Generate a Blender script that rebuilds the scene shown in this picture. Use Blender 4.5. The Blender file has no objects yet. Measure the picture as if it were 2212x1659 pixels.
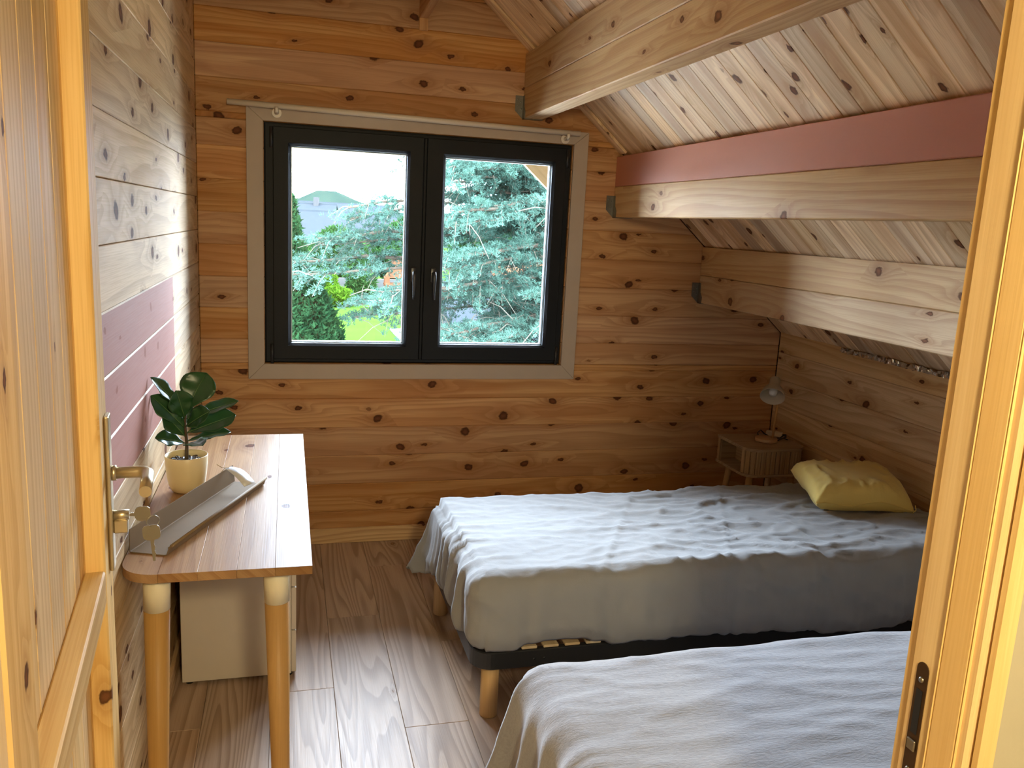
import bpy, bmesh, math, random
from mathutils import Vector, Matrix, noise
random.seed(7)
S = bpy.context.scene
COL = S.collection
PI = math.pi

# ------------------------------------------------------------------ camera
CAM = dict(f=1790.18, yaw=0.26949, pitch=-0.18884, roll=0.0504, loc=(0.38643, -4.00149, 1.6))
cd = bpy.data.cameras.new('camera')
cam = bpy.data.objects.new('camera', cd)
COL.objects.link(cam)
cd.sensor_fit = 'HORIZONTAL'; cd.sensor_width = 36.0
cd.lens = CAM['f'] / 2212 * 36.0
cd.clip_start = 0.02; cd.clip_end = 600
_y, _p, _r = CAM['yaw'], CAM['pitch'], CAM['roll']
_f = Vector((math.sin(_y)*math.cos(_p), math.cos(_y)*math.cos(_p), math.sin(_p)))
_rt = Vector((math.cos(_y), -math.sin(_y), 0)); _up = _rt.cross(_f)
_r2 = _rt*math.cos(_r) + _up*math.sin(_r); _u2 = _up*math.cos(_r) - _rt*math.sin(_r)
M = Matrix(((_r2.x, _u2.x, -_f.x, CAM['loc'][0]), (_r2.y, _u2.y, -_f.y, CAM['loc'][1]),
            (_r2.z, _u2.z, -_f.z, CAM['loc'][2]), (0, 0, 0, 1)))
cam.matrix_world = M
S.camera = cam

# ------------------------------------------------------------------ light
SKY = 56.0            # overcast sky radiance
HALL = 235.0           # glass globe of the hall lamp
EXPO = 0.40
wd = bpy.data.worlds.new('overcast_sky'); S.world = wd; wd.use_nodes = True
bg = wd.node_tree.nodes['Background']
bg.inputs[0].default_value = (0.80, 0.95, 1.17, 1); bg.inputs[1].default_value = SKY
pl = bpy.data.lights.new('window_daylight_portal', 'AREA'); pl.shape = 'RECTANGLE'; pl.size = 1.36; pl.size_y = 1.0
pl.cycles.is_portal = True
plo = bpy.data.objects.new('window_daylight_portal', pl); COL.objects.link(plo)
plo.location = (1.013, 0.10, 1.455); plo.rotation_euler = (-PI/2, 0, 0)
S.cycles.max_bounces = 9; S.cycles.diffuse_bounces = 6; S.cycles.glossy_bounces = 3; S.cycles.transparent_max_bounces = 8
S.cycles.caustics_reflective = False; S.cycles.caustics_refractive = False
S.view_settings.view_transform = 'Standard'; S.view_settings.look = 'None'
S.view_settings.exposure = EXPO; S.view_settings.gamma = 1.0; S.view_settings.use_curve_mapping = False

# ------------------------------------------------------------------ node helper
class NT:
    def __init__(s, name):
        s.m = bpy.data.materials.new(name); s.m.use_nodes = True
        s.t = s.m.node_tree; s.t.nodes.clear()
        s.out = s.t.nodes.new('ShaderNodeOutputMaterial')
    def n(s, typ, ins=None, **kw):
        nd = s.t.nodes.new(typ)
        for k, v in kw.items(): setattr(nd, k, v)
        if ins:
            for k, v in ins.items(): s.set(nd.inputs[k], v)
        return nd
    def set(s, sock, v):
        if isinstance(v, bpy.types.NodeSocket): s.t.links.new(v, sock)
        elif v is not None:
            if sock.type == 'RGBA' and len(v) == 3: v = (*v, 1)
            sock.default_value = v
    def math(s, op, a, b=None, c=None, clamp=False):
        nd = s.t.nodes.new('ShaderNodeMath'); nd.operation = op; nd.use_clamp = clamp
        for i, v in enumerate((a, b, c)):
            if v is not None: s.set(nd.inputs[i], v)
        return nd.outputs[0]
    def mix(s, f, a, b, blend='MIX'):
        nd = s.t.nodes.new('ShaderNodeMix'); nd.data_type = 'RGBA'; nd.blend_type = blend
        s.set(nd.inputs[0], f); s.set(nd.inputs[6], a); s.set(nd.inputs[7], b)
        return nd.outputs[2]
    def smooth(s, x, e0, e1):
        nd = s.t.nodes.new('ShaderNodeMapRange'); nd.interpolation_type = 'SMOOTHSTEP'
        s.set(nd.inputs[0], x); s.set(nd.inputs[1], e0); s.set(nd.inputs[2], e1)
        nd.inputs[3].default_value = 0; nd.inputs[4].default_value = 1
        return nd.outputs[0]
    def comb(s, x, y, z=0.0):
        nd = s.t.nodes.new('ShaderNodeCombineXYZ')
        for i, v in enumerate((x, y, z)): s.set(nd.inputs[i], v)
        return nd.outputs[0]
    def sep(s, v):
        nd = s.t.nodes.new('ShaderNodeSeparateXYZ'); s.set(nd.inputs[0], v); return nd.outputs
    def noise(s, vec, scale, detail=2, rough=0.5, dist=0.0, dims='3D'):
        nd = s.t.nodes.new('ShaderNodeTexNoise'); nd.noise_dimensions = dims
        s.set(nd.inputs['Vector'], vec); nd.inputs['Scale'].default_value = scale
        nd.inputs['Detail'].default_value = detail; nd.inputs['Roughness'].default_value = rough
        nd.inputs['Distortion'].default_value = dist
        return nd.outputs[0]
    def bump(s, h, strength, dist=0.01):
        nd = s.t.nodes.new('ShaderNodeBump'); s.set(nd.inputs['Height'], h)
        nd.inputs['Strength'].default_value = strength; nd.inputs['Distance'].default_value = dist
        return nd.outputs[0]
    def bsdf(s, color, rough=0.5, metal=0.0, spec=0.5, normal=None, **extra):
        b = s.t.nodes.new('ShaderNodeBsdfPrincipled')
        s.set(b.inputs['Base Color'], color); s.set(b.inputs['Roughness'], rough)
        b.inputs['Metallic'].default_value = metal
        s.set(b.inputs['Specular IOR Level'], spec)
        if normal is not None: s.t.links.new(normal, b.inputs['Normal'])
        for k, v in extra.items(): s.set(b.inputs[k.replace('_', ' ')], v)
        s.t.links.new(b.outputs[0], s.out.inputs[0])
        return b

def wood(name, light, dark, red, knotc=(0.055, 0.018, 0.008), knots=1.0, lu=0.34, lv=0.15, rings=70.0, warp=5.0,
         line=0.45, rough=0.55, spec=0.2, var=0.25, ksize=1.0, paint=None, fine=0.25, bump=0.15, heart=0.5, coat=0.0):
    """pine with knots; UV in metres, u along the grain. paint=(colour, y_limit): front faces beyond y_limit are painted"""
    n = NT(name)
    uv = n.n('ShaderNodeUVMap').outputs[0]
    oi = n.n('ShaderNodeObjectInfo').outputs['Random']
    c = n.sep(uv)
    u = n.math('ADD', c[0], n.math('MULTIPLY', oi, 61.7))
    v = n.math('ADD', c[1], n.math('MULTIPLY', oi, 23.3))
    wob = n.math('MULTIPLY', n.math('SUBTRACT', n.noise(n.comb(n.math('MULTIPLY', u, 1.6), n.math('MULTIPLY', v, 5.0)), 1.0, 1, dims='2D'), 0.5), 0.03)
    vw = n.math('ADD', v, wob)
    P = n.comb(n.math('DIVIDE', u, lu), n.math('DIVIDE', v, lv))
    vo = n.n('ShaderNodeTexVoronoi', {'Vector': P, 'Scale': 1.0, 'Randomness': 1.0}, voronoi_dimensions='2D', feature='F1')
    pos = n.sep(vo.outputs['Position']); rc = n.sep(vo.outputs['Color'])
    Pc = n.sep(P)
    du = n.math('MULTIPLY', n.math('SUBTRACT', Pc[0], pos[0]), lu)
    dv = n.math('MULTIPLY', n.math('SUBTRACT', Pc[1], pos[1]), lv)
    tilt = n.math('SUBTRACT', rc[2], 0.5)
    a = n.math('ADD', n.math('MULTIPLY', du, n.math('ADD', 0.38, n.math('MULTIPLY', rc[0], 0.6))), n.math('MULTIPLY', dv, n.math('MULTIPLY', tilt, 1.4)))
    b = n.math('SUBTRACT', dv, n.math('MULTIPLY', du, n.math('MULTIPLY', tilt, 0.6)))
    d = n.math('SQRT', n.math('ADD', n.math('MULTIPLY', a, a), n.math('MULTIPLY', b, b)))
    d = n.math('ADD', d, n.math('MULTIPLY', n.math('SUBTRACT', n.noise(n.comb(u, n.math('MULTIPLY', v, 1.5)), 55.0, 2, dims='2D'), 0.5), 0.013))
    exist = n.smooth(rc[1], 1.0 - knots*0.72 - 0.02, 1.0 - knots*0.72 + 0.02)
    R = n.math('MULTIPLY', n.math('ADD', 0.0045, n.math('MULTIPLY', n.math('POWER', rc[0], 1.6), 0.0125)), ksize)
    R = n.math('MULTIPLY', R, n.math('ADD', n.math('MULTIPLY', exist, 0.999), 0.001))
    q = n.math('DIVIDE', d, R)
    kn = n.math('MULTIPLY', n.math('SUBTRACT', 1.0, n.smooth(q, 0.75, 1.12)), exist)
    halo = n.math('MULTIPLY', n.math('POWER', 2.718, n.math('MULTIPLY', n.math('MULTIPLY', q, q), -0.16)), exist)
    # tail of stretched grain beside the knot
    qt = n.math('DIVIDE', n.math('SQRT', n.math('ADD', n.math('MULTIPLY', n.math('MULTIPLY', a, a), 0.05), n.math('MULTIPLY', b, b))), R)
    tail = n.math('MULTIPLY', n.math('POWER', 2.718, n.math('MULTIPLY', n.math('MULTIPLY', qt, qt), -0.5)), exist)
    flow = n.noise(n.comb(n.math('MULTIPLY', u, 0.55), n.math('MULTIPLY', v, 7.0)), 1.0, 1, 0.45, dims='2D')
    t = n.math('ADD', n.math('MULTIPLY', vw, rings*0.35), n.math('MULTIPLY', flow, warp))
    t = n.math('ADD', t, n.math('MULTIPLY', tail, 1.3))
    t = n.math('ADD', t, n.math('MULTIPLY', halo, 1.2))
    fr = n.math('FRACT', t)
    ln = n.math('MULTIPLY', n.smooth(fr, 0.25, 0.9), n.math('SUBTRACT', 1.0, n.smooth(fr, 0.92, 1.0)))
    fineN = n.noise(n.comb(n.math('MULTIPLY', u, 5.0), n.math('MULTIPLY', v, 300.0)), 1.0, 1, 0.6, dims='2D')
    mott = n.noise(n.comb(n.math('MULTIPLY', u, 0.7), n.math('MULTIPLY', v, 11.0)), 1.0, 2, 0.5, dims='2D')
    col = n.mix(n.math('MULTIPLY', n.smooth(mott, 0.45, 0.62), heart), light, red)
    col = n.mix(n.math('MULTIPLY', ln, line), col, dark)
    col = n.mix(n.math('MULTIPLY', n.smooth(fineN, 0.35, 0.75), fine), col, dark)
    rnd = n.n('ShaderNodeTexWhiteNoise', {'W': n.math('MULTIPLY', oi, 91.3)}, noise_dimensions='1D')
    val = n.math('ADD', 1.0 - var, n.math('MULTIPLY', rnd.outputs[0], 2*var))
    hsv = n.n('ShaderNodeHueSaturation', {'Color': col, 'Value': val, 'Saturation': n.math('ADD', 0.88, n.math('MULTIPLY', oi, 0.24))})
    col = hsv.outputs[0]
    col = n.mix(n.math('MULTIPLY', n.math('ADD', halo, n.math('MULTIPLY', tail, 0.8)), 0.45), col, dark)
    kc = n.mix(n.smooth(q, 0.1, 0.9), tuple(x*2.4 for x in knotc), knotc)
    col = n.mix(n.math('MULTIPLY', kn, 0.92), col, kc)
    if paint:
        pc, ylim = paint
        g = n.n('ShaderNodeNewGeometry')
        gy = n.sep(g.outputs['Position'])[1]; nx = n.sep(g.outputs['Normal'])[0]
        mk = n.math('MULTIPLY', n.math('LESS_THAN', gy, ylim), n.math('GREATER_THAN', nx, 0.93))
        mk = n.math('MULTIPLY', mk, 0.95)
        col = n.mix(mk, col, n.mix(n.math('MULTIPLY', kn, 0.2), pc, knotc))
    bm = n.bump(fineN, bump, 0.001)
    rg = n.math('ADD', rough, n.math('MULTIPLY', n.math('SUBTRACT', fineN, 0.5), 0.15))
    ex = {}
    if coat: ex = {'Coat_Weight': coat, 'Coat_Roughness': 0.12}
    n.bsdf(col, rg, 0.0, n.math('MULTIPLY', spec, n.math('SUBTRACT', 1.0, n.math('MULTIPLY', kn, 0.75))), bm, **ex)
    return n.m

def plain(name, color, rough=0.5, metal=0.0, spec=0.5, var=0.06, scale=30.0, bump=0.0, bscale=200.0, **extra):
    n = NT(name)
    tc = n.n('ShaderNodeTexCoord').outputs['Object']
    f = n.noise(tc, scale, 3)
    col = n.mix(f, tuple(c*(1-var) for c in color), tuple(min(1, c*(1+var)) for c in color))
    nm = n.bump(n.noise(tc, bscale, 2), bump, 0.002) if bump else None
    n.bsdf(col, rough, metal, spec, nm, **extra)
    return n.m

def fabric(name, c1, c2, scale=600.0, bump=0.25, wr=6.0, wstr=0.3, fuzz=0.0, rough=0.9, sheen=0.2):
    n = NT(name)
    tc = n.n('ShaderNodeTexCoord').outputs['Object']
    big = n.noise(tc, 7.0, 4, 0.55)
    fine = n.noise(tc, scale, 2)
    c = n.sep(tc)
    wv = n.noise(n.comb(n.math('MULTIPLY', c[0], wr), n.math('MULTIPLY', c[1], wr*2.4), n.math('MULTIPLY', c[2], wr)), 1.0, 5, 0.6, 0.6)
    fz = n.noise(n.comb(n.math('MULTIPLY', c[0], 60), n.math('MULTIPLY', c[1], 190), n.math('MULTIPLY', c[2], 120)), 1.0, 3, 0.6, 0.5)
    col = n.mix(big, c1, c2)
    if fuzz: col = n.mix(n.math('MULTIPLY', n.smooth(fz, 0.35, 0.7), fuzz), col, tuple(x*0.72 for x in c1))
    h = n.math('ADD', n.math('MULTIPLY', fine, 0.08), n.math('MULTIPLY', wv, wstr))
    h = n.math('ADD', h, n.math('MULTIPLY', fz, 0.35 if fuzz else 0.03))
    n.bsdf(col, rough, 0.0, 0.15, n.bump(h, bump, 0.02), Sheen_Weight=sheen)
    return n.m

def foliage(name, c1, c2, scale=3.0, trans=0.25):
    n = NT(name)
    g = n.n('ShaderNodeNewGeometry')
    f = n.noise(g.outputs['Position'], scale, 3)
    col = n.mix(n.smooth(f, 0.3, 0.7), c1, c2)
    d = n.n('ShaderNodeBsdfDiffuse', {'Color': col}); t = n.n('ShaderNodeBsdfTranslucent', {'Color': col})
    mx = n.n('ShaderNodeMixShader', {0: trans})
    n.t.links.new(d.outputs[0], mx.inputs[1]); n.t.links.new(t.outputs[0], mx.inputs[2])
    n.t.links.new(mx.outputs[0], n.out.inputs[0])
    return n.m

# ------------------------------------------------------------------ materials
LIGHT, DARK, RED = (0.61, 0.345, 0.155), (0.33, 0.14, 0.048), (0.47, 0.22, 0.085)
MT = {}
MT['log'] = wood('pine_log', LIGHT, DARK, RED, lu=0.30, lv=0.12, var=0.13, ksize=1.5, heart=0.8)
MT['log_right'] = wood('pine_log_right', (0.66, 0.46, 0.25), (0.38, 0.20, 0.08), (0.55, 0.34, 0.16), lu=0.34, lv=0.12, var=0.12, ksize=1.4, heart=0.8)  # back wall pine in a paler copy, window light put into the colour
MT['log_left'] = wood('pine_log_daylit', (0.68, 0.51, 0.30), (0.36, 0.21, 0.095), (0.56, 0.38, 0.195), lu=0.30, lv=0.12, var=0.12, rings=55, ksize=1.6)  # same pine as the back wall, daylight worked into a paler colour
MT['log_paint'] = wood('pine_log_rose_paint', (0.68, 0.51, 0.30), (0.36, 0.21, 0.095), (0.56, 0.38, 0.195), lu=0.30, lv=0.12, var=0.08,
                       paint=((0.36, 0.145, 0.11), -0.885))
MT['ceil'] = wood('pine_ceiling_board', (0.82, 0.63, 0.41), (0.45, 0.265, 0.13), (0.57, 0.37, 0.21), lu=0.33, lv=0.085, var=0.2, heart=0.9, rings=60, ksize=1.35)
MT['beam'] = wood('pine_beam', (0.60, 0.405, 0.205), (0.37, 0.19, 0.075), (0.50, 0.305, 0.13), knotc=(0.085, 0.035, 0.016), lu=0.36, lv=0.13, var=0.08, knots=0.8, ksize=1.3)
MT['base'] = wood('pine_baseboard', (0.72, 0.50, 0.25), DARK, (0.62, 0.38, 0.16), lu=0.35, lv=0.1, var=0.06, knots=0.7, ksize=0.6)
MT['door'] = wood('pine_door', (0.70, 0.50, 0.25), (0.46, 0.26, 0.09), (0.60, 0.37, 0.15), lu=0.45, lv=0.09, var=0.12, knots=0.45, ksize=0.9, rough=0.6, spec=0.18)
MT['jamb'] = wood('pine_jamb', (0.74, 0.535, 0.27), (0.56, 0.34, 0.13), (0.65, 0.43, 0.19), lu=0.5, lv=0.1, var=0.05, knots=0.35, ksize=0.6, line=0.25, rough=0.4)
MT['floor'] = wood('laminate_oak', (0.47, 0.34, 0.245), (0.27, 0.175, 0.115), (0.41, 0.285, 0.195), lu=0.8, lv=0.2, var=0.07, knots=0.3, ksize=0.8, rings=60,
                   warp=12.0, line=0.8, rough=0.45, spec=0.28, fine=0.2, knotc=(0.13, 0.075, 0.045))
MT['desk'] = wood('pine_desk_top', (0.38, 0.225, 0.105), (0.22, 0.10, 0.038), (0.265, 0.13, 0.055), lu=0.4, lv=0.12, var=0.2, knots=0.6, rough=0.45, spec=0.18, ksize=1.4)
MT['bamboo'] = wood('bamboo_leg', (0.50, 0.29, 0.10), (0.36, 0.19, 0.06), (0.44, 0.245, 0.085), knots=0.0, rings=60, warp=1.0, var=0.04, rough=0.4, line=0.3)
MT['birch'] = wood('birch_leg', (0.62, 0.42, 0.22), (0.44, 0.26, 0.11), (0.55, 0.35, 0.17), knots=0.1, rings=40, var=0.05)
MT['slat'] = wood('birch_slat', (0.68, 0.52, 0.30), (0.5, 0.33, 0.16), (0.6, 0.43, 0.22), knots=0.0, var=0.05)
MT['oak_dark'] = wood('grey_oak_veneer', (0.44, 0.315, 0.19), (0.24, 0.15, 0.08), (0.36, 0.25, 0.145), knots=0.0, var=0.05, rings=120, line=0.5)
MT['lampwood'] = wood('beech_lamp_wood', (0.52, 0.31, 0.15), (0.4, 0.22, 0.1), (0.46, 0.27, 0.12), knots=0.0, var=0.03, rings=30, line=0.2)
MT['rose'] = plain('rose_terracotta_paint', (0.47, 0.175, 0.10), 0.55, var=0.04, scale=6, bump=0.1)
MT['trim'] = plain('taupe_painted_wood', (0.42, 0.335, 0.26), 0.55, var=0.05, scale=12, bump=0.08)
MT['anthracite'] = plain('anthracite_window_frame', (0.006, 0.0065, 0.0075), 0.5, spec=0.22, var=0.15, scale=60, bump=0.15, bscale=400)
MT['seal'] = plain('black_rubber_seal', (0.01, 0.01, 0.011), 0.6)
MT['spacer'] = plain('aluminium_spacer', (0.55, 0.58, 0.62), 0.35, 0.6)
MT['white'] = plain('white_lacquer', (0.66, 0.60, 0.50), 0.45, var=0.03)
MT['rod'] = plain('cream_metal_rod', (0.70, 0.62, 0.52), 0.35, var=0.02)
MT['cream_cap'] = plain('cream_plastic', (0.80, 0.72, 0.52), 0.4, var=0.03)
MT['pot'] = plain('cream_glazed_pot', (0.78, 0.64, 0.38), 0.32, var=0.03)
MT['soil'] = plain('dark_potting_soil', (0.03, 0.02, 0.014), 0.9, var=0.5, scale=120, bump=0.8)
MT['leafg'] = plain('dark_green_leaf', (0.022, 0.075, 0.022), 0.33, var=0.35, scale=25, spec=0.5)
MT['stem'] = plain('brown_stem', (0.08, 0.05, 0.025), 0.8)
MT['steel'] = plain('galvanised_steel', (0.20, 0.185, 0.155), 0.42, 0.85, var=0.2, scale=80)
MT['brushed'] = plain('champagne_aluminium', (0.62, 0.52, 0.34), 0.34, 0.9, var=0.05)
MT['nickel'] = plain('nickel_key', (0.30, 0.27, 0.21), 0.35, 0.9, var=0.1)
MT['chrome'] = plain('chrome_handle', (0.06, 0.062, 0.068), 0.3, 0.6)
MT['black_metal'] = plain('black_powder_coated_steel', (0.018, 0.018, 0.019), 0.38, var=0.15)
MT['black'] = plain('black_cable', (0.008, 0.008, 0.008), 0.5)
MT['tray'] = plain('beige_card_tray', (0.20, 0.14, 0.08), 0.7, spec=0.15, var=0.05)
MT['tag'] = plain('clear_white_tag', (0.70, 0.71, 0.74), 0.25, var=0.12, scale=60)
MT['string'] = plain('jute_string', (0.30, 0.21, 0.11), 0.9)
MT['cabinet'] = plain('white_cabinet_board', (0.60, 0.53, 0.44), 0.5, var=0.02)
MT['hallwall'] = plain('cream_hall_wall', (0.40, 0.36, 0.27), 0.8, var=0.03, scale=8, bump=0.15)
MT['backing'] = plain('dark_backing', (0.10, 0.06, 0.03), 0.9)
MT['foil'] = plain('silver_insulation_foil', (0.75, 0.77, 0.80), 0.18, 1.0, var=0.1)
MT['shade'] = plain('sand_lamp_shade', (0.50, 0.42, 0.32), 0.45, var=0.04)
MT['shade_in'] = plain('white_lamp_interior', (0.72, 0.66, 0.56), 0.5)
MT['ivory'] = plain('ivory_plastic', (0.62, 0.52, 0.40), 0.45)
MT['mattress'] = fabric('white_mattress_ticking', (0.6, 0.58, 0.54), (0.64, 0.62, 0.58))
MT['sheet'] = fabric('grey_cotton_cover', (0.27, 0.268, 0.265), (0.31, 0.307, 0.30), bump=0.35, wr=5.0, wstr=0.55)
MT['fleece'] = fabric('grey_fleece_blanket', (0.26, 0.252, 0.262), (0.31, 0.30, 0.307), bump=0.22, wr=3.0, wstr=0.25, fuzz=0.4, sheen=0.6)
MT['cushion'] = fabric('mustard_cotton_cushion', (0.68, 0.50, 0.14), (0.76, 0.57, 0.18), bump=0.3, wr=9.0, wstr=0.5)

_g = NT('window_glass')
_fr = _g.n('ShaderNodeFresnel', {'IOR': 1.35}); _tr = _g.n('ShaderNodeBsdfTransparent', {'Color': (0.97, 0.985, 0.98)})
_gl = _g.n('ShaderNodeBsdfGlossy', {'Color': (1, 1, 1), 'Roughness': 0.02})
_mx = _g.n('ShaderNodeMixShader', {0: _fr.outputs[0]})
_g.t.links.new(_tr.outputs[0], _mx.inputs[1]); _g.t.links.new(_gl.outputs[0], _mx.inputs[2]); _g.t.links.new(_mx.outputs[0], _g.out.inputs[0])
MT['glass'] = _g.m
_e = NT('lit_lamp_globe')
_em = _e.n('ShaderNodeEmission', {'Color': (1.0, 0.82, 0.47, 1), 'Strength': HALL}); _e.t.links.new(_em.outputs[0], _e.out.inputs[0])
MT['globe'] = _e.m

# ------------------------------------------------------------------ mesh helpers
def tagp(o, label=None, cat=None, group=None, kind=None):
    if label: o['label'] = label
    if cat: o['category'] = cat
    if group: o['group'] = group
    if kind: o['kind'] = kind
    return o
def empty(name, loc=(0, 0, 0), rotz=0.0):
    o = bpy.data.objects.new(name, None); COL.objects.link(o)
    o.empty_display_size = 0.1; o.location = loc; o.rotation_euler = (0, 0, rotz)
    return o
def thing(name, label, cat, loc=(0, 0, 0), rotz=0.0, group=None):
    return tagp(empty(name, loc, rotz), label, cat, group)
def link(name, me, mat, parent=None, smooth=False):
    o = bpy.data.objects.new(name, me); COL.objects.link(o)
    if mat is not None and not me.materials: me.materials.append(mat if not isinstance(mat, str) else MT[mat])
    if parent: o.parent = parent
    if smooth:
        for p in me.polygons: p.use_smooth = True
    return o
def mesh(name, verts, faces, mat, parent=None, smooth=False):
    me = bpy.data.meshes.new(name); me.from_pydata([tuple(v) for v in verts], [], faces); me.update()
    return link(name, me, mat, parent, smooth)
def uv_grain(me, axis, off=(0.0, 0.0)):
    ul = me.uv_layers.new(name='UVMap') if not me.uv_layers else me.uv_layers[0]
    b, c = [i for i in range(3) if i != axis]
    for lp in me.loops:
        p = me.vertices[lp.vertex_index].co
        ul.data[lp.index].uv = (p[axis] + off[0], p[b] + p[c] + off[1])
def bm_obj(name, bm, mat, parent=None, axis=None, smooth=False):
    me = bpy.data.meshes.new(name); bmesh.ops.recalc_face_normals(bm, faces=bm.faces); bm.to_mesh(me); bm.free()
    if axis is not None: uv_grain(me, axis)
    return link(name, me, mat, parent, smooth)
def bm_box(bm, lo, hi, bevel=0.0, seg=1):
    vs = [bm.verts.new((x, y, z)) for x in (lo[0], hi[0]) for y in (lo[1], hi[1]) for z in (lo[2], hi[2])]
    fs = [bm.faces.new([vs[i] for i in q]) for q in ((0, 1, 3, 2), (4, 6, 7, 5), (0, 4, 5, 1), (2, 3, 7, 6), (0, 2, 6, 4), (1, 5, 7, 3))]
    if bevel:
        es = list({e for f in fs for e in f.edges})
        bmesh.ops.bevel(bm, geom=es, offset=bevel, segments=seg, affect='EDGES', profile=0.5)
def box(name, lo, hi, mat, parent=None, axis=None, bevel=0.0, seg=1):
    bm = bmesh.new(); bm_box(bm, lo, hi, bevel, seg)
    return bm_obj(name, bm, mat, parent, axis)
def prism(name, poly, lo, hi, plane, mat, parent=None, axis=None, bevel=0.0):
    """poly in plane ('xz' extrude y, 'xy' extrude z, 'yz' extrude x)"""
    bm = bmesh.new()
    def P(a, b, t): return {'xz': (a, t, b), 'xy': (a, b, t), 'yz': (t, a, b)}[plane]
    A = [bm.verts.new(P(a, b, lo)) for a, b in poly]; B = [bm.verts.new(P(a, b, hi)) for a, b in poly]
    n = len(poly); bm.faces.new(A); bm.faces.new(B[::-1])
    for i in range(n): bm.faces.new((A[i], A[(i+1) % n], B[(i+1) % n], B[i]))
    bmesh.ops.recalc_face_normals(bm, faces=bm.faces)
    if bevel: bmesh.ops.bevel(bm, geom=list(bm.edges), offset=bevel, segments=1, affect='EDGES')
    return bm_obj(name, bm, mat, parent, axis)
def bm_tube(bm, pts, rad, seg=12, caps=True):
    pts = [Vector(p) for p in pts]; n = len(pts)
    rad = rad if isinstance(rad, (list, tuple)) else [rad]*n
    t0 = (pts[1]-pts[0]).normalized(); up = Vector((0, 0, 1)) if abs(t0.z) < 0.9 else Vector((1, 0, 0))
    side = t0.cross(up).normalized(); rings = []
    for i, p in enumerate(pts):
        t = (pts[min(i+1, n-1)] - pts[max(i-1, 0)]).normalized()
        side = (side - t*side.dot(t)).normalized(); u2 = side.cross(t)
        rings.append([bm.verts.new(p + (side*math.cos(2*PI*k/seg) + u2*math.sin(2*PI*k/seg))*rad[i]) for k in range(seg)])
    for a, b in zip(rings, rings[1:]):
        for k in range(seg): bm.faces.new((a[k], a[(k+1) % seg], b[(k+1) % seg], b[k]))
    if caps: bm.faces.new(rings[0][::-1]); bm.faces.new(rings[-1])
def tube(name, pts, rad, mat, parent=None, seg=12, axis=None, smooth=True):
    bm = bmesh.new(); bm_tube(bm, pts, rad, seg)
    o = bm_obj(name, bm, mat, parent, axis)
    if smooth:
        for p in o.data.polygons: p.use_smooth = len(p.vertices) == 4
    return o
def bm_lathe(bm, prof, seg=32, origin=(0, 0, 0), M4=None):
    rings = []
    for r, z in prof:
        ring = []
        for k in range(seg):
            p = Vector((r*math.cos(2*PI*k/seg), r*math.sin(2*PI*k/seg), z))
            if M4: p = M4 @ p
            ring.append(bm.verts.new(p + Vector(origin)))
        rings.append(ring)
    for a, b in zip(rings, rings[1:]):
        for k in range(seg): bm.faces.new((a[k], a[(k+1) % seg], b[(k+1) % seg], b[k]))
    return rings
def lathe(name, prof, mat, parent=None, seg=32, origin=(0, 0, 0), M4=None, caps=True, axis=None, smooth=True):
    bm = bmesh.new(); rg = bm_lathe(bm, prof, seg, origin, M4)
    if caps: bm.faces.new(rg[0][::-1]); bm.faces.new(rg[-1])
    o = bm_obj(name, bm, mat, parent, axis)
    if smooth:
        for p in o.data.polygons: p.use_smooth = len(p.vertices) == 4
    return o
def copy_tree(o, parent=None):
    c = o.copy(); COL.objects.link(c); c.parent = parent
    for ch in list(o.children): copy_tree(ch, c)
    return c

# ================================================================== STRUCTURE
W = 3.011; YF = -3.30; PITCH = 0.1437
def roof(x): return 1.547 + 0.878*(2.496 - x)
def roof_x(z): return 2.496 - (z - 1.547)/0.878

# ---- floor: laminate planks
fl = tagp(box('floor', (-0.02, -3.40, -0.06), (W+0.05, 0.02, -0.012), 'backing'), kind='structure')
PW = 0.2095; x0 = 0.54 - 3*PW
seams = {2: -1.331, 3: -0.812, 4: -1.606, 5: -1.07}
PL = 1.285
for i in range(16):
    xa, xb = max(x0 + i*PW, 0.0), min(x0 + (i+1)*PW, W+0.02)
    if xb - xa < 0.01: continue
    s = seams.get(i, -((i*0.43 + 0.21) % 1.285))
    ys = [0.0] + sorted([s + k*PL for k in range(-3, 4) if -3.38 < s + k*PL < -0.05], reverse=True) + [-3.39]
    for ya, yb in zip(ys, ys[1:]):
        box('plank', (xa+0.0004, yb+0.0004, -0.012), (xb-0.0004, ya-0.0004, 0.0), 'floor', fl, 1, 0.0012)
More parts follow.
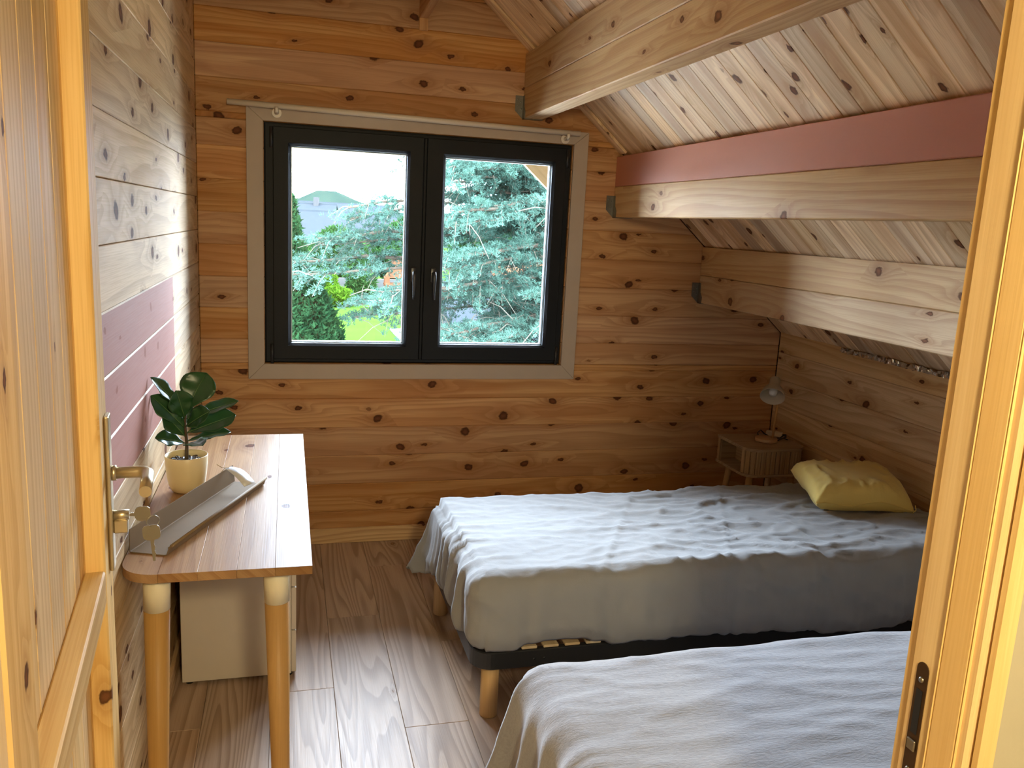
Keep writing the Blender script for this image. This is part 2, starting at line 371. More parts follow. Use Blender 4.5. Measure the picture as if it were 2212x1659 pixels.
# ---- back wall: logs around the window opening
WX1, WX2, WZ1, WZ2 = 0.285, 1.741, 0.909, 2.001
bw = tagp(empty('wall_back'), kind='structure')
def back_slab(nm, poly): prism(nm, poly, 0.034, 0.15, 'xz', 'backing', bw)
back_slab('wall_core', [(-0.1, -0.1), (WX1, -0.1), (WX1, roof(WX1)+0.1), (-0.1, roof(-0.1)+0.1)])
back_slab('wall_core', [(WX2, -0.1), (W+0.1, -0.1), (W+0.1, roof(W+0.1)+0.1), (WX2, roof(WX2)+0.1)])
back_slab('wall_core', [(WX1, -0.1), (WX2, -0.1), (WX2, WZ1), (WX1, WZ1)])
back_slab('wall_core', [(WX1, WZ2), (WX2, WZ2), (WX2, roof(WX2)+0.1), (WX1, roof(WX1)+0.1)])
joints = [0.0] + [0.16 + PITCH*k for k in range(0, 25)]
for z0, z1 in zip(joints, joints[1:]):
    if roof(0) < z0 + 0.02: break
    def seg(xa, xb0, xb1, za, zb):
        poly = [(xa, za), (xb0, za), (xb1, zb), (xa, zb)]
        if xb0 >= W and xb1 < W - 0.02: poly = [(xa, za), (W, za), (W, roof(W)-0.002), (xb1, zb), (xa, zb)]
        prism('log', poly, 0.0, 0.034, 'xz', 'log', bw, 0, 0.0038)
    e0, e1 = min(W, roof_x(z0)-0.002), min(W, roof_x(z1)-0.002)
    if e1 < 0.05: break
    if z1 <= WZ1 or z0 >= WZ2: seg(0.0, e0, e1, z0, z1)
    elif z0 < WZ1 < z1:
        seg(0.0, e0, e1, z0, WZ1-0.001) if WZ1 - z0 > 0.02 else None
        seg(0.0, WX1, WX1, WZ1, z1); seg(WX2, e0, e1, WZ1, z1)
    elif z0 < WZ2 < z1:
        seg(0.0, WX1, WX1, z0, WZ2); seg(WX2, min(W, roof_x(z0)-.002), min(W, roof_x(WZ2)-.002), z0, WZ2)
        seg(0.0, min(W, roof_x(WZ2)-.002), e1, WZ2+0.001, z1)
    else:
        seg(0.0, WX1, WX1, z0, z1); seg(WX2, e0, e1, z0, z1)
# ---- left wall: logs, three of them painted rose
lw = tagp(empty('wall_left'), kind='structure')
box('wall_core', (-0.15, YF-0.1, -0.1), (-0.034, 0.15, 3.85), 'backing', lw)
lj = [0.0] + [1.37 + PITCH*k for k in range(-9, 17)]
for z0, z1 in zip(lj, lj[1:]):
    painted = 0.92 < z0 < 1.30
    box('log', (-0.034, YF, z0+0.0008), (0.0, -0.001, min(z1, 3.74)-0.0008), 'log_paint' if painted else 'log_left', lw, 1, 0.0034 if painted else 0.0016)
# ---- right knee wall
rw = tagp(empty('wall_right'), kind='structure')
box('wall_core', (W+0.034, YF-0.1, -0.1), (W+0.15, 0.15, 1.05), 'backing', rw)
rj = [0.0, 0.108] + [0.108 + 0.1465*k for k in range(1, 7)] + [1.10]
for z0, z1 in zip(rj, rj[1:]):
    if z1 - z0 < 0.02: continue
    box('log', (W, YF, z0+0.0003), (W+0.034, -0.001, z1-0.0003), 'log_right', rw, 1, 0.003)
# ---- partition with the doorway (room side faces +y)
DX1, DX2, DZ = 0.16, 1.063, 2.12
fw = tagp(empty('wall_front'), kind='structure')
prism('wall_panel', [(-0.1, 0), (DX1-0.037, 0), (DX1-0.037, roof(DX1)+0.02), (-0.1, roof(-0.1)+0.02)], -3.385, YF, 'xz', 'hallwall', fw)
prism('wall_panel', [(DX2+0.037, 0), (W+0.1, 0), (W+0.1, roof(W+0.1)+0.02), (DX2+0.037, roof(DX2+0.037)+0.02)], -3.385, YF, 'xz', 'hallwall', fw)
prism('wall_panel', [(DX1-0.037, DZ+0.037), (DX2+0.037, DZ+0.037), (DX2+0.037, roof(DX2+0.037)+0.02), (DX1-0.037, roof(DX1-0.037)+0.02)], -3.385, YF, 'xz', 'hallwall', fw)
# ---- sloping ceiling of boards
ce = tagp(empty('ceiling'), kind='structure')
def slope_box(nm, ya, yb, xa, xb, th0, th1, mat, parent, bevel=0.0):
    # runs down the slope between x=xa (high) and x=xb (low); th measured upward from the underside
    nrm = Vector((0.878, 0, 1)).normalized(); d = Vector((1, 0, -0.878)).normalized()
    L = (xb - xa)/d.x; o0 = Vector((xa, 0, roof(xa)))
    bm = bmesh.new(); bm_box(bm, (0, ya, th0), (L, yb, th1), bevel)
    me = bpy.data.meshes.new(nm); bmesh.ops.recalc_face_normals(bm, faces=bm.faces); bm.to_mesh(me); bm.free()
    uv_grain(me, 0)
    for v in me.vertices: v.co = o0 + d*v.co.x + Vector((0, v.co.y, 0)) + nrm*v.co.z
    return link(nm, me, mat, parent)
slope_box('roof_deck', -3.5, 0.16, -0.25, 3.25, 0.016, 0.14, 'backing', ce)
BWID = 0.096; yb = 0.0; k = 0
while yb > YF + 0.02:
    ya = max(yb - BWID, YF)
    slope_box('board', ya+0.0004, yb-0.0004, -0.02, W+0.02, 0.0, 0.016, 'ceil', ce, 0.0022); yb = ya
slope_box('edge_board', -0.075, -0.002, 1.0, 2.0, -0.014, -0.0005, 'ceil', ce, 0.002)
# ---- baseboards
tagp(box('baseboard_back', (0.016, -0.016, 0.001), (W-0.002, -0.0005, 0.078), 'base', None, 0, 0.002), kind='structure')
tagp(box('baseboard_left', (0.0005, YF+0.03, 0.001), (0.015, -0.018, 0.078), 'base', None, 1, 0.002), kind='structure')
tagp(box('baseboard_right', (W-0.015, YF+0.03, 0.001), (W-0.0005, -0.018, 0.078), 'base', None, 1, 0.002), kind='structure')
# ---- hall behind the camera
HX1, HX2, HY, HZ = -0.7, 2.1, -5.7, 2.45
tagp(box('floor_hall', (HX1, HY, -0.06), (HX2, -3.40, -0.001), 'floor', None, 0), kind='structure')
tagp(box('ceiling_hall', (HX1, HY, HZ), (HX2, -3.386, HZ+0.06), 'hallwall'), kind='structure')
tagp(box('wall_hall_left', (HX1-0.06, HY, -0.06), (HX1, -3.386, HZ+0.06), 'hallwall'), kind='structure')
tagp(box('wall_hall_right', (HX2, HY, -0.06), (HX2+0.06, -3.386, HZ+0.06), 'hallwall'), kind='structure')
tagp(box('wall_hall_back', (HX1-0.06, HY-0.06, -0.06), (HX2+0.06, HY, HZ+0.06), 'hallwall'), kind='structure')
tagp(box('wall_hall_front', (HX1-0.06, -3.385, -0.06), (-0.1, -3.30, HZ+0.06), 'hallwall'), kind='structure')

# ---- window
wn = tagp(empty('window_1', (0, 0, 0)), kind='structure')
cx = [0.211, 1.816]; cz = [0.835, 2.064]; ix = [0.283, 1.743]; iz = [0.907, 2.003]
g = 0.0008
for poly, ax in (([(cx[0], cz[0]), (cx[1], cz[0]), (ix[1]+g, iz[0]), (ix[0]-g, iz[0])], 0), ([(cx[0], cz[1]), (ix[0]-g, iz[1]), (ix[1]+g, iz[1]), (cx[1], cz[1])], 0),
                 ([(cx[0], cz[0]+g), (ix[0], iz[0]+g), (ix[0], iz[1]-g), (cx[0], cz[1]-g)], 2), ([(cx[1], cz[0]+g), (cx[1], cz[1]-g), (ix[1], iz[1]-g), (ix[1], iz[0]+g)], 2)):
    prism('casing', poly, -0.016, -0.0005, 'xz', 'trim', wn, ax, 0.0015)
def ring(name, xo, zo, xi, zi, yf, yb, mat, parent, cham=0.0, yi=None):
    """rectangular frame; front face at yf (towards the room), inner edge sloping back by cham"""
    bm = bmesh.new(); yi = yb if yi is None else yi
    def rect(x, z, y): return [bm.verts.new((x[a], y, z[b])) for a, b in ((0, 0), (1, 0), (1, 1), (0, 1))]
    L = [rect(xo, zo, yb), rect((xo[0], xo[1]), zo, yf+0.002), rect((xo[0]+0.002, xo[1]-0.002), (zo[0]+0.002, zo[1]-0.002), yf),
         rect((xi[0]-cham, xi[1]+cham), (zi[0]-cham, zi[1]+cham), yf), rect(xi, zi, yf+cham*1.1+0.001), rect(xi, zi, yi)]
    for a, b in zip(L, L[1:]+[L[0]]):
        for i in range(4): bm.faces.new((a[i], a[(i+1) % 4], b[(i+1) % 4], b[i]))
    return bm_obj(name, bm, mat, parent, 0)
ring('outer_frame', (0.29, 1.736), (0.914, 1.996), (0.345, 1.690), (0.966, 1.945), 0.006, 0.10, 'anthracite', wn)
def sash(xo, zo, xi, zi, hx):
    s = ring('sash', xo, zo, xi, zi, -0.010, 0.075, 'anthracite', wn, 0.012)
    ring('seal', (xi[0]-0.002, xi[1]+0.002), (zi[0]-0.002, zi[1]+0.002), (xi[0]+0.003, xi[1]-0.003), (zi[0]+0.003, zi[1]-0.003), 0.020, 0.026, 'seal', s)
    ring('spacer', (xi[0]-0.001, xi[1]+0.001), (zi[0]-0.001, zi[1]+0.001), (xi[0]+0.006, xi[1]-0.006), (zi[0]+0.006, zi[1]-0.006), 0.030, 0.046, 'spacer', s)
    box('pane', (xi[0]-0.004, 0.0262, zi[0]-0.004), (xi[1]+0.004, 0.0292, zi[1]+0.004), 'glass', s)
    # handle: rosette, neck, lever
    zc = 1.345
    bm = bmesh.new()
    bm_box(bm, (hx-0.014, -0.020, zc-0.035), (hx+0.014, -0.0095, zc+0.035), 0.004, 2)
    bm_tube(bm, [(hx, -0.018, zc+0.008), (hx, -0.050, zc+0.008)], 0.008)
    bm_tube(bm, [(hx, -0.047, zc+0.016), (hx, -0.053, zc), (hx, -0.055, zc-0.03), (hx, -0.051, zc-0.07), (hx, -0.053, zc-0.115)], [0.008, 0.0095, 0.0085, 0.007, 0.0055])
    h = bm_obj('handle', bm, 'chrome', s)
    for p in h.data.polygons: p.use_smooth = True
sash((0.325, 1.006), (0.930, 1.982), (0.402, 0.931), (1.006, 1.903), 0.970)
sash((1.022, 1.708), (0.930, 1.982), (1.112, 1.642), (1.006, 1.903), 1.066)
box('meeting_strip', (1.0065, -0.012, 0.932), (1.0215, 0.05, 1.980), 'anthracite', wn, None, 0.003)
for hx, hz in ((0.318, 1.935), (0.318, 0.955), (1.715, 1.935), (1.715, 0.955)):
    tube('hinge', [(hx, -0.006, hz-0.045), (hx, -0.006, hz+0.045)], 0.008, 'black_metal', wn, 10)
for lo, hi in (((0.285, 0.034, 0.905), (0.2895, 0.15, 2.001)), ((1.7365, 0.034, 0.905), (1.741, 0.15, 2.001)), ((0.29, 0.034, 1.9965), (1.736, 0.15, 2.001)), ((0.29, 0.034, 0.905), (1.736, 0.20, 0.9135))):
    box('reveal', lo, hi, 'anthracite', wn)

# ---- door frame (right jamb with strike slot is in view)
tr = tagp(empty('trim_1'), kind='structure')
def jamb(side):
    x = DX2 if side > 0 else DX1
    def bx_(nm, a, b, ya, yb, mat='jamb', bev=0.002, z1=DZ):
        lo, hi = sorted((x + side*a, x + side*b)); return box(nm, (lo, ya, 0.001), (hi, yb, z1), mat, tr, 2, bev)
    bx_('jamb', 0.0, 0.036, -3.384, -3.296)
    bx_('stop', -0.003, -0.0003, -3.374, -3.336, bev=0.003)
    bx_('casing', 0.006, 0.026, -3.398, -3.3852, bev=0.003)
    bx_('casing', 0.004, 0.075, -3.2955, -3.282)
jamb(1); jamb(-1)
box('head_jamb', (DX1+0.0005, -3.384, DZ+0.0005), (DX2-0.0005, -3.296, DZ+0.036), 'jamb', tr, 0, 0.002)
box('head_casing', (DX1-0.07, -3.2955, DZ+0.001), (DX2+0.07, -3.282, DZ+0.07), 'jamb', tr, 0, 0.002)
# strike plate let into the jamb: rounded plate with a black slab for the dark of the latch hole
def strike():
    pr = []
    for k in range(9): a = PI*k/8; pr.append((-3.3145 + 0.0085*math.cos(a), 1.142 + 0.0085*math.sin(a)))
    for k in range(9): a = PI + PI*k/8; pr.append((-3.3145 + 0.0085*math.cos(a), 1.012 + 0.0085*math.sin(a)))
    p = prism('strike_plate', pr, DX2-0.0012, DX2-0.0002, 'yz', plain('worn_bronze_strike', (0.10, 0.055, 0.025), 0.4, 0.8), tr)
    box('latch_lip', (DX2-0.004, -3.321, 1.045), (DX2-0.0013, -3.309, 1.058), 'nickel', p, None, 0.001)
    for z in (1.13, 1.02): lathe('screw', [(0.0001, 0.0016), (0.003, 0.0014), (0.0034, 0.0)], 'nickel', p, 12, (DX2-0.0013, -3.3145, z), Matrix.Rotation(-PI/2, 4, 'Y'), caps=False)
    box('latch_hole_dark', (DX2-0.0018, -3.319, 1.065), (DX2-0.00125, -3.310, 1.118), 'black', p)
strike()

# ---- door, opened inwards past ninety degrees
dr = tagp(empty('door_1', (0.16, -3.30, 0.0), math.atan2(0.995, -0.0977)), kind='structure')
DW0, DW1, DH0, DH1 = 0.022, 0.875, 0.008, 2.10
nb = 8; bwid = (DW1 - DW0)/nb
for i in range(nb):
    box('board', (DW0 + i*bwid + 0.0004, 0.034, DH0), (DW0 + (i+1)*bwid - 0.0004, 0.052, DH1), 'door', dr, 2, 0.0025)
for a, b in ((DW0, DW0+0.11), (DW1-0.11, DW1)):
    box('stile', (a, 0.0, DH0), (b, 0.0336, DH1), 'door', dr, 2, 0.003)
for za, zb in ((DH0, DH0+0.14), (0.925, 0.985), (DH1-0.11, DH1)):
    box('rail', (DW0+0.1105, 0.0005, za), (DW1-0.1105, 0.0336, zb), 'door', dr, 0, 0.003)
lp = box('lock_plate', (0.822, -0.008, 0.958), (0.862, -0.0003, 1.242), 'brushed', dr, None, 0.003, 2)
lh = tube('handle', [(0.842, -0.006, 1.135), (0.842, -0.050, 1.135), (0.8385, -0.061, 1.135), (0.828, -0.0675, 1.1345), (0.79, -0.068, 1.133), (0.735, -0.068, 1.131)],
     [0.0105, 0.0105, 0.011, 0.011, 0.0105, 0.010], 'brushed', dr, 16)
tube('handle_rose', [(0.842, -0.008, 1.135), (0.842, -0.016, 1.135)], 0.0135, 'brushed', lh, 20)
cyl = box('lock_cylinder', (0.834, -0.032, 1.024), (0.850, -0.0082, 1.048), 'brushed', dr, None, 0.002)
tube('cylinder_barrel', [(0.842, -0.008, 1.056), (0.842, -0.034, 1.056)], 0.0095, 'brushed', cyl, 18)
for z in (0.25, 1.85): tube('hinge', [(0.018, -0.004, z-0.05), (0.018, -0.004, z+0.05)], 0.008, 'brushed', dr, 12)
box('latch_bolt', (DW1-0.001, 0.014, 1.085), (DW1+0.009, 0.026, 1.115), 'nickel', dr, None, 0.002)
# ---- keys in the lock
dd = Vector((-0.0977, 0.995, 0)); dn = Vector((0.995, 0.0977, 0))
def dpos(X, out, z): return Vector((0.16, -3.30, 0)) + dd*X + dn*out + Vector((0, 0, z))
kr = thing('key_ring', 'two small metal keys on a ring, one turned in the door lock', 'keys', dpos(0.842, 0.0345, 1.056), 0)
def key_mesh(name, origin, ax_u, ax_v, bow=0.012, blade=0.032, parent=None):
    """flat key: bow then blade along ax_u; ax_v across; thickness along the cross product"""
    w = ax_u.cross(ax_v).normalized(); out = []
    for k in range(13):
        a = -0.85*PI + 1.7*PI*k/12; out.append((-math.cos(a)*bow*1.0 - bow*0.55, math.sin(a)*bow*0.95))
    out = [(-x - 0.0, y) for x, y in out][::-1]
    # outline: bow on the +u side
    pts = []
    for k in range(17):
        a = -PI*0.82 + 1.64*PI*k/16
        ca, sa = math.cos(a), math.sin(a); k_ = 1.0/(abs(ca)**4 + abs(sa)**4)**0.25
        pts.append((bow + bow*0.95*ca*k_, bow*sa*k_))
    n = 6
    pts += [(0.0, 0.0035)] + [(-blade*j/n, 0.0035 - (0.0016 if j % 2 else 0.0)) for j in range(1, n)] + [(-blade, 0.0015), (-blade, -0.003), (0.0, -0.0035)]
    V, F = [], []
    for s in (-0.0011, 0.0011):
        for u, v in pts: V.append(Vector(origin) + ax_u*u + ax_v*v + w*s)
    m = len(pts); F.append(list(range(m))[::-1]); F.append(list(range(m, 2*m)))
    for i in range(m): F.append((i, (i+1) % m, m+(i+1) % m, m+i))
    return mesh(name, V, F, 'nickel', parent)
up = Vector((0, 0, 1))
key_mesh('key', (0.008, 0.0008, 0.0), dn, up, 0.0135, 0.008, kr)
rc = Vector((0.038, 0.0038, -0.010))
tube('ring', [rc + (dn*math.cos(a) + dd*0.3*math.cos(a) + up*math.sin(a))*0.0105 + Vector((0, 0, -0.006)) for a in [2*PI*k/20 for k in range(21)]], 0.0009, 'nickel', kr, 6)
kdir = Vector((-0.08, 0.0, 1)).normalized()
key_mesh('key', Vector((0.036, 0.003, -0.052)), kdir, Vector((1, 0.1, 0.08)).normalized(), 0.0150, 0.040, kr)

# ---- beams with joist hangers
def beam(xa, zb, zj, zt, wd, label, upmat):
    b = thing('ceiling_beam', label, 'beam', (xa, 0, zb), 0, 'ceiling beams')
    x2 = wd
    r2 = min(roof(xa + wd) - 0.004, zt)
    prism('lower_timber', [(0, 0), (x2, 0), (x2, min(zj, r2)-zb-0.0005), (0, zj-zb-0.0005)], YF+0.001, -0.0005, 'xz', 'beam', b, 1, 0.0035)
    xr = wd
    if roof(xa+wd)-0.004 < zj + 0.01: xr = roof_x(zj+0.012) - xa
    tl = min(zt, roof(xa)-0.006)
    poly = [(0, zj-zb+0.0005), (xr, zj-zb+0.0005), (xr, min(tl, roof(xa+xr)-0.005)-zb), (0, tl-zb)]
    # flat top where the roof leaves room
    xs = roof_x(tl + 0.005) - xa
    if 0.01 < xs < xr: poly = poly[:3] + [(xs, tl-zb), (0, tl-zb)]
    prism('upper_timber', poly, YF+0.001, -0.0005, 'xz', upmat, b, 1, 0.003)
    # hanger: wall flange, side cheek, seat
    bm = bmesh.new()
    h = 0.105
    def plate(pts, d):
        vs = [bm.verts.new(p) for p in pts]; f = bm.faces.new(vs)
        r = bmesh.ops.extrude_face_region(bm, geom=[f])
        for v in r['geom']:
            if isinstance(v, bmesh.types.BMVert): v.co += Vector(d)
    plate([(-0.040, -0.001, 0.035), (-0.003, -0.001, 0.0), (-0.003, -0.001, h), (-0.040, -0.001, h)], (0, -0.002, 0))
    plate([(-0.0025, -0.001, -0.003), (-0.0025, -0.042, -0.003), (-0.0025, -0.046, 0.03), (-0.0025, -0.026, 0.055), (-0.0025, -0.022, h), (-0.0025, -0.001, h)], (0.002, 0, 0))
    plate([(-0.0025, -0.001, -0.003), (x2+0.0025, -0.001, -0.003), (x2+0.0025, -0.042, -0.003), (-0.0025, -0.042, -0.003)], (0, 0, 0.002))
    hg = bm_obj('joist_hanger', bm, 'steel', b)
    bm = bmesh.new()
    for ux, uz in ((-0.030, h-0.018), (-0.014, h-0.03), (-0.028, h-0.045), (-0.013, h-0.06)):
        bm_lathe(bm, [(0.0045, 0.0), (0.0035, 0.002), (0.0005, 0.0028)], 10, (ux, -0.003, uz), Matrix.Rotation(PI/2, 4, 'X'))
    bm_obj('nails', bm, 'steel', hg)
    return b
beam(1.478, 2.104, 2.245, 2.400, 0.088, 'highest exposed pine ceiling beam, crossing above the right end of the curtain rod', 'beam')
beam(1.975, 1.666, 1.816, 1.962, 0.088, 'middle exposed ceiling beam with its upper half painted terracotta rose', 'rose')
beam(2.490, 1.247, 1.392, 1.540, 0.088, 'lowest exposed pale pine beam, above the cushion and low right wall', 'beam')
tb = thing('tie_plank', 'narrow upright pine plank beam at the top, meeting the window wall', 'beam', (0.967, 0, 2.506))
box('plank', (0, YF+0.001, 0), (0.040, -0.0005, 0.235), 'log', tb, 1, 0.003)
box('wall_batten', (0.0, -0.014, -0.055), (0.040, -0.0005, -0.0005), 'log', tb, 2, 0.002)

# ---- crumpled foil along the top of the right wall
bm = bmesh.new(); prev = None
NS = 320
for i in range(NS+1):
    y = -0.55 - 2.2*i/NS; row = []
    for j in range(5):
        t = j/4
        jit = lambda s: (noise.noise(Vector((y*46+s*7, t*7, s))) * 0.011)
        row.append(bm.verts.new((W - 0.004 - 0.020*t + jit(1), y + jit(2)*0.5, 1.094 - 0.046*abs(t-0.5)*1.0 + 0.004*t + jit(3)*0.7)))
    if prev:
        for j in range(4): bm.faces.new((prev[j], prev[j+1], row[j+1], row[j]))
    prev = row
ff = bm_obj('foil_strip', bm, 'foil')
sm = ff.modifiers.new('thickness', 'SOLIDIFY'); sm.thickness = 0.0006
tagp(ff, 'crumpled silver foil edge between the low right wall and the roof boards', 'foil')

# ---- curtain rod above the window
cr = thing('curtain_rod', 'slim cream curtain rod on two round brackets above the window', 'curtain rod', (0.94, 0, 2.058))
tube('rod', [(-0.805, -0.055, 0.008), (0.815, -0.055, -0.008)], 0.0125, 'rod', cr, 16)
for ux in (-0.598, 0.752):
    zz = 0.008 - 0.016*(ux + 0.805)/1.62
    br = lathe('bracket', [(0.0225, 0.0), (0.0225, 0.006), (0.020, 0.009)], 'rod', cr, 28, (ux, -0.0165, zz-0.026), Matrix.Rotation(PI/2, 4, 'X'))
    tube('arm', [(ux, -0.024, zz-0.026), (ux, -0.050, zz-0.026), (ux+0.002, -0.056, zz-0.020)], 0.0095, 'rod', br, 14)
    tube('hook', [(ux, -0.055, zz-0.030), (ux, -0.068, zz-0.020), (ux, -0.070, zz-0.006)], 0.008, 'rod', br, 12)

# ================================================================== DESK
DT = 0.76
dk = thing('desk', 'narrow pine desk with knotty glued top and cone-shaped bamboo legs', 'desk', (0.224, -1.40, 0))
dk_x0, dk_x1, dk_y0, dk_y1 = -0.220, 0.221, -0.645, 0.640
nst = 5; sw = (dk_x1 - dk_x0)/nst
for i in range(nst):
    xa, xb = dk_x0 + i*sw, dk_x0 + (i+1)*sw
    if i == 0:
        r = 0.085; poly = [(xb, dk_y0)] + [(xb, dk_y1), (xa, dk_y1)]
        poly += [(xa + r - r*math.cos(a), dk_y0 + r - r*math.sin(a)) for a in [PI/2*k/8 for k in range(9)]]
        prism('top_stave', poly, DT-0.022, DT, 'xy', 'desk', dk, 1)
    else:
        box('top_stave', (xa+0.00015, dk_y0, DT-0.022), (xb, dk_y1, DT), 'desk', dk, 1, 0.0008)
for lx, ly in ((-0.145, -0.56), (0.134, -0.56), (-0.145, 0.55), (0.134, 0.55)):
    dx, dy = (-0.012 if lx < 0 else 0.010)*-1, 0.0
    lg = tube('leg', [(lx - dx*1.2, ly, 0.0), (lx - dx*1.15, ly, 0.02), (lx - dx*0.2, ly, DT-0.125)], [0.0205, 0.0215, 0.0305], 'bamboo', dk, 24, 2)
    tube('leg_cap', [(lx - dx*0.2, ly, DT-0.1245), (lx, ly, DT-0.023)], [0.0308, 0.0325], 'cream_cap', lg, 24)
# ---- white drawer cabinet under the desk
cb = thing('drawer_cabinet', 'white drawer cabinet standing on the floor under the desk', 'cabinet', (0.23, -0.98, 0))
box('body', (-0.192, -0.252, 0.012), (0.168, 0.25, 0.66), 'cabinet', cb, 1, 0.0015)
for k in range(4): 
    d = box('drawer_front', (0.1685, -0.249, 0.016 + k*0.161), (0.1845, 0.247, 0.172 + k*0.161), 'cabinet', cb, 1, 0.0015)
for fx, fy in ((-0.17, -0.23), (0.16, -0.23), (-0.17, 0.23), (0.16, 0.23)): tube('foot', [(fx, fy, 0.0), (fx, fy, 0.0118)], 0.012, 'black', cb, 12)
# ---- plant
pt = thing('potted_plant', 'small fiddle-leaf plant with dark leaves in a cream pot on the desk', 'plant', (0.092, -1.425, DT))
lathe('pot', [(0.0001, 0.001), (0.034, 0.0008), (0.044, 0.006), (0.052, 0.024), (0.0575, 0.055), (0.0605, 0.09), (0.0618, 0.113), (0.0605, 0.1145), (0.0585, 0.113), (0.057, 0.098), (0.055, 0.09)], 'pot', pt, 40, caps=False)
so = lathe('soil', [(0.0555, 0.092), (0.045, 0.095), (0.02, 0.099), (0.0002, 0.1)], 'soil', pt, 28, caps=False)
peb = bmesh.new()
for k in range(46):
    a = random.random()*2*PI; r = 0.052*math.sqrt(random.random())
    m4 = Matrix.Translation((r*math.cos(a), r*math.sin(a), 0.0985)) @ Matrix.Rotation(random.random()*6, 4, 'Z') @ Matrix.Diagonal((1.2, 0.9, 0.6, 1))
    bmesh.ops.create_icosphere(peb, subdivisions=1, radius=0.0035+0.0025*random.random(), matrix=m4)
tagp(bm_obj('pebbles', peb, plain('dark_pebbles', (0.05, 0.04, 0.03), 0.35, var=0.5, scale=100), so), kind='stuff')
tube('stem', [(0, 0, 0.09), (0.002, 0.0, 0.15), (-0.002, 0.002, 0.21), (0.003, 0, 0.26)], [0.006, 0.005, 0.004, 0.003], 'stem', pt, 10)
def leaf(base, tip, width, face, curl=0.15, fold=0.25, twist=0.0):
    base, tip = Vector(base), Vector(tip); ax = tip - base; L = ax.length; ax.normalize()
    fc = Vector(face).normalized(); fc = (fc - ax*fc.dot(ax)).normalized(); sd = ax.cross(fc)
    NU, NV = 14, 8; V = []; F = []
    for i in range(NU+1):
        t = i/NU
        w = width*(math.sin(PI*min(1, t**1.25))**0.75)*(0.55+0.62*t) if 0.0 < t < 1 else 0.0015
        if t < 0.12: w = 0.002 + (w-0.002)*max(0, (t-0.05)/0.07) if t > 0.05 else 0.0018
        for j in range(NV+1):
            s = (j/NV - 0.5)*2
            wav = 0.10*w*math.sin(t*17 + (2.2 if s > 0 else 0))*abs(s)
            p = base + ax*(L*t) + sd*(s*w) + fc*(fold*w*abs(s)**1.4 + wav - curl*L*(t**2.2) - 0.012*L*math.exp(-(s*6)**2)*0)
            if abs(s) < 0.01: p -= fc*0.0015
            V.append(p)
    for i in range(NU):
        for j in range(NV):
            a = i*(NV+1)+j; F.append((a, a+1, a+NV+2, a+NV+1))
    o = mesh('leaf', V, F, 'leafg', pt, True)
    md = o.modifiers.new('thickness', 'SOLIDIFY'); md.thickness = 0.0007
    rib = tube('midrib', [base + ax*(L*t) - fc*(curl*L*(t**2.2) + 0.0004) + fc*0.0006 for t in (0.02, 0.25, 0.5, 0.75, 0.95)], [0.0014, 0.0012, 0.001, 0.0007, 0.0004], MT_RIB, o, 6)
    return o
MT_RIB = plain('pale_leaf_rib', (0.10, 0.18, 0.06), 0.4)
leaf((0.0, -0.005, 0.245), (-0.082, -0.055, 0.362), 0.030, (0.7, -0.5, 0.7), 0.02)
leaf((0.003, 0.0, 0.25), (0.055, 0.030, 0.362), 0.058, (-0.1, -1, 0.35), 0.18)
leaf((0.002, 0.0, 0.225), (0.148, 0.000, 0.285), 0.030, (-0.2, -0.55, 1), 0.06)
leaf((-0.004, -0.005, 0.20), (-0.082, -0.030, 0.305), 0.040, (0.75, -0.75, 0.35), 0.10)
leaf((0.0, 0.0, 0.18), (0.140, 0.02, 0.235), 0.046, (-0.2, -0.7, 0.8), 0.05)
leaf((0.0, 0.0, 0.155), (0.125, -0.01, 0.195), 0.030, (-0.3, -0.35, 1), 0.10)
leaf((0.0, -0.005, 0.150), (-0.075, -0.045, 0.185), 0.034, (0.2, -0.6, 1), 0.10)
leaf((0.0, -0.004, 0.145), (0.050, -0.085, 0.180), 0.038, (0.1, -0.45, 1), 0.16)
leaf((0.0, -0.002, 0.20), (0.062, -0.05, 0.262), 0.040, (-0.3, -0.8, 0.8), 0.14)
leaf((-0.002, 0.0, 0.17), (-0.052, -0.03, 0.250), 0.036, (0.6, -0.9, 0.3), 0.10)
leaf((-0.002, 0.004, 0.20), (-0.03, 0.085, 0.27), 0.04, (0.2, -0.2, 1), 0.12)
leaf((-0.002, 0.0, 0.225), (-0.015, -0.045, 0.315), 0.040, (0.3, -1, 0.35), 0.10)
# ---- beige tray lying across the desk
ta = math.atan2(-1.385 + 1.925, 0.268 - 0.055)
ty = thing('document_tray', 'long beige open tray lying diagonally on the desk', 'tray', (0.163, -1.653, DT), ta)
pr = [(0.058, 0.056), (0.052, 0.004), (0.049, 0.001), (-0.040, 0.001), (-0.046, 0.003), (-0.052, 0.020), (-0.0505, 0.024)]
L0, L1 = -0.288, 0.298
V, F = [], []
cuts = [0.0, 0.02, 0.05, 0.5, 1.0]
for c_ in cuts:
    for i, (a, z) in enumerate(pr):
        x = L0 + (L1-L0)*c_
        if i == 0 and c_ == 0.0: x += 0.012; z -= 0.006
        V.append((x, a, z))
n_ = len(pr)
for i in range(len(cuts)-1):
    for j in range(n_-1): F.append((i*n_+j, i*n_+j+1, (i+1)*n_+j+1, (i+1)*n_+j))
tt = mesh('channel', V, F, 'tray', ty)
md = tt.modifiers.new('thickness', 'SOLIDIFY'); md.thickness = 0.0022; md.offset = 1
tube('rolled_lip', [(L0+0.01, -0.0525, 0.0235), (L1, -0.0525, 0.0235)], 0.0042, 'tray', ty, 10)
tg = thing('price_tag', 'clear white hang tag with string on the far end of the tray', 'tag', (0.243, -1.415, DT+0.03))
V, F = [], []
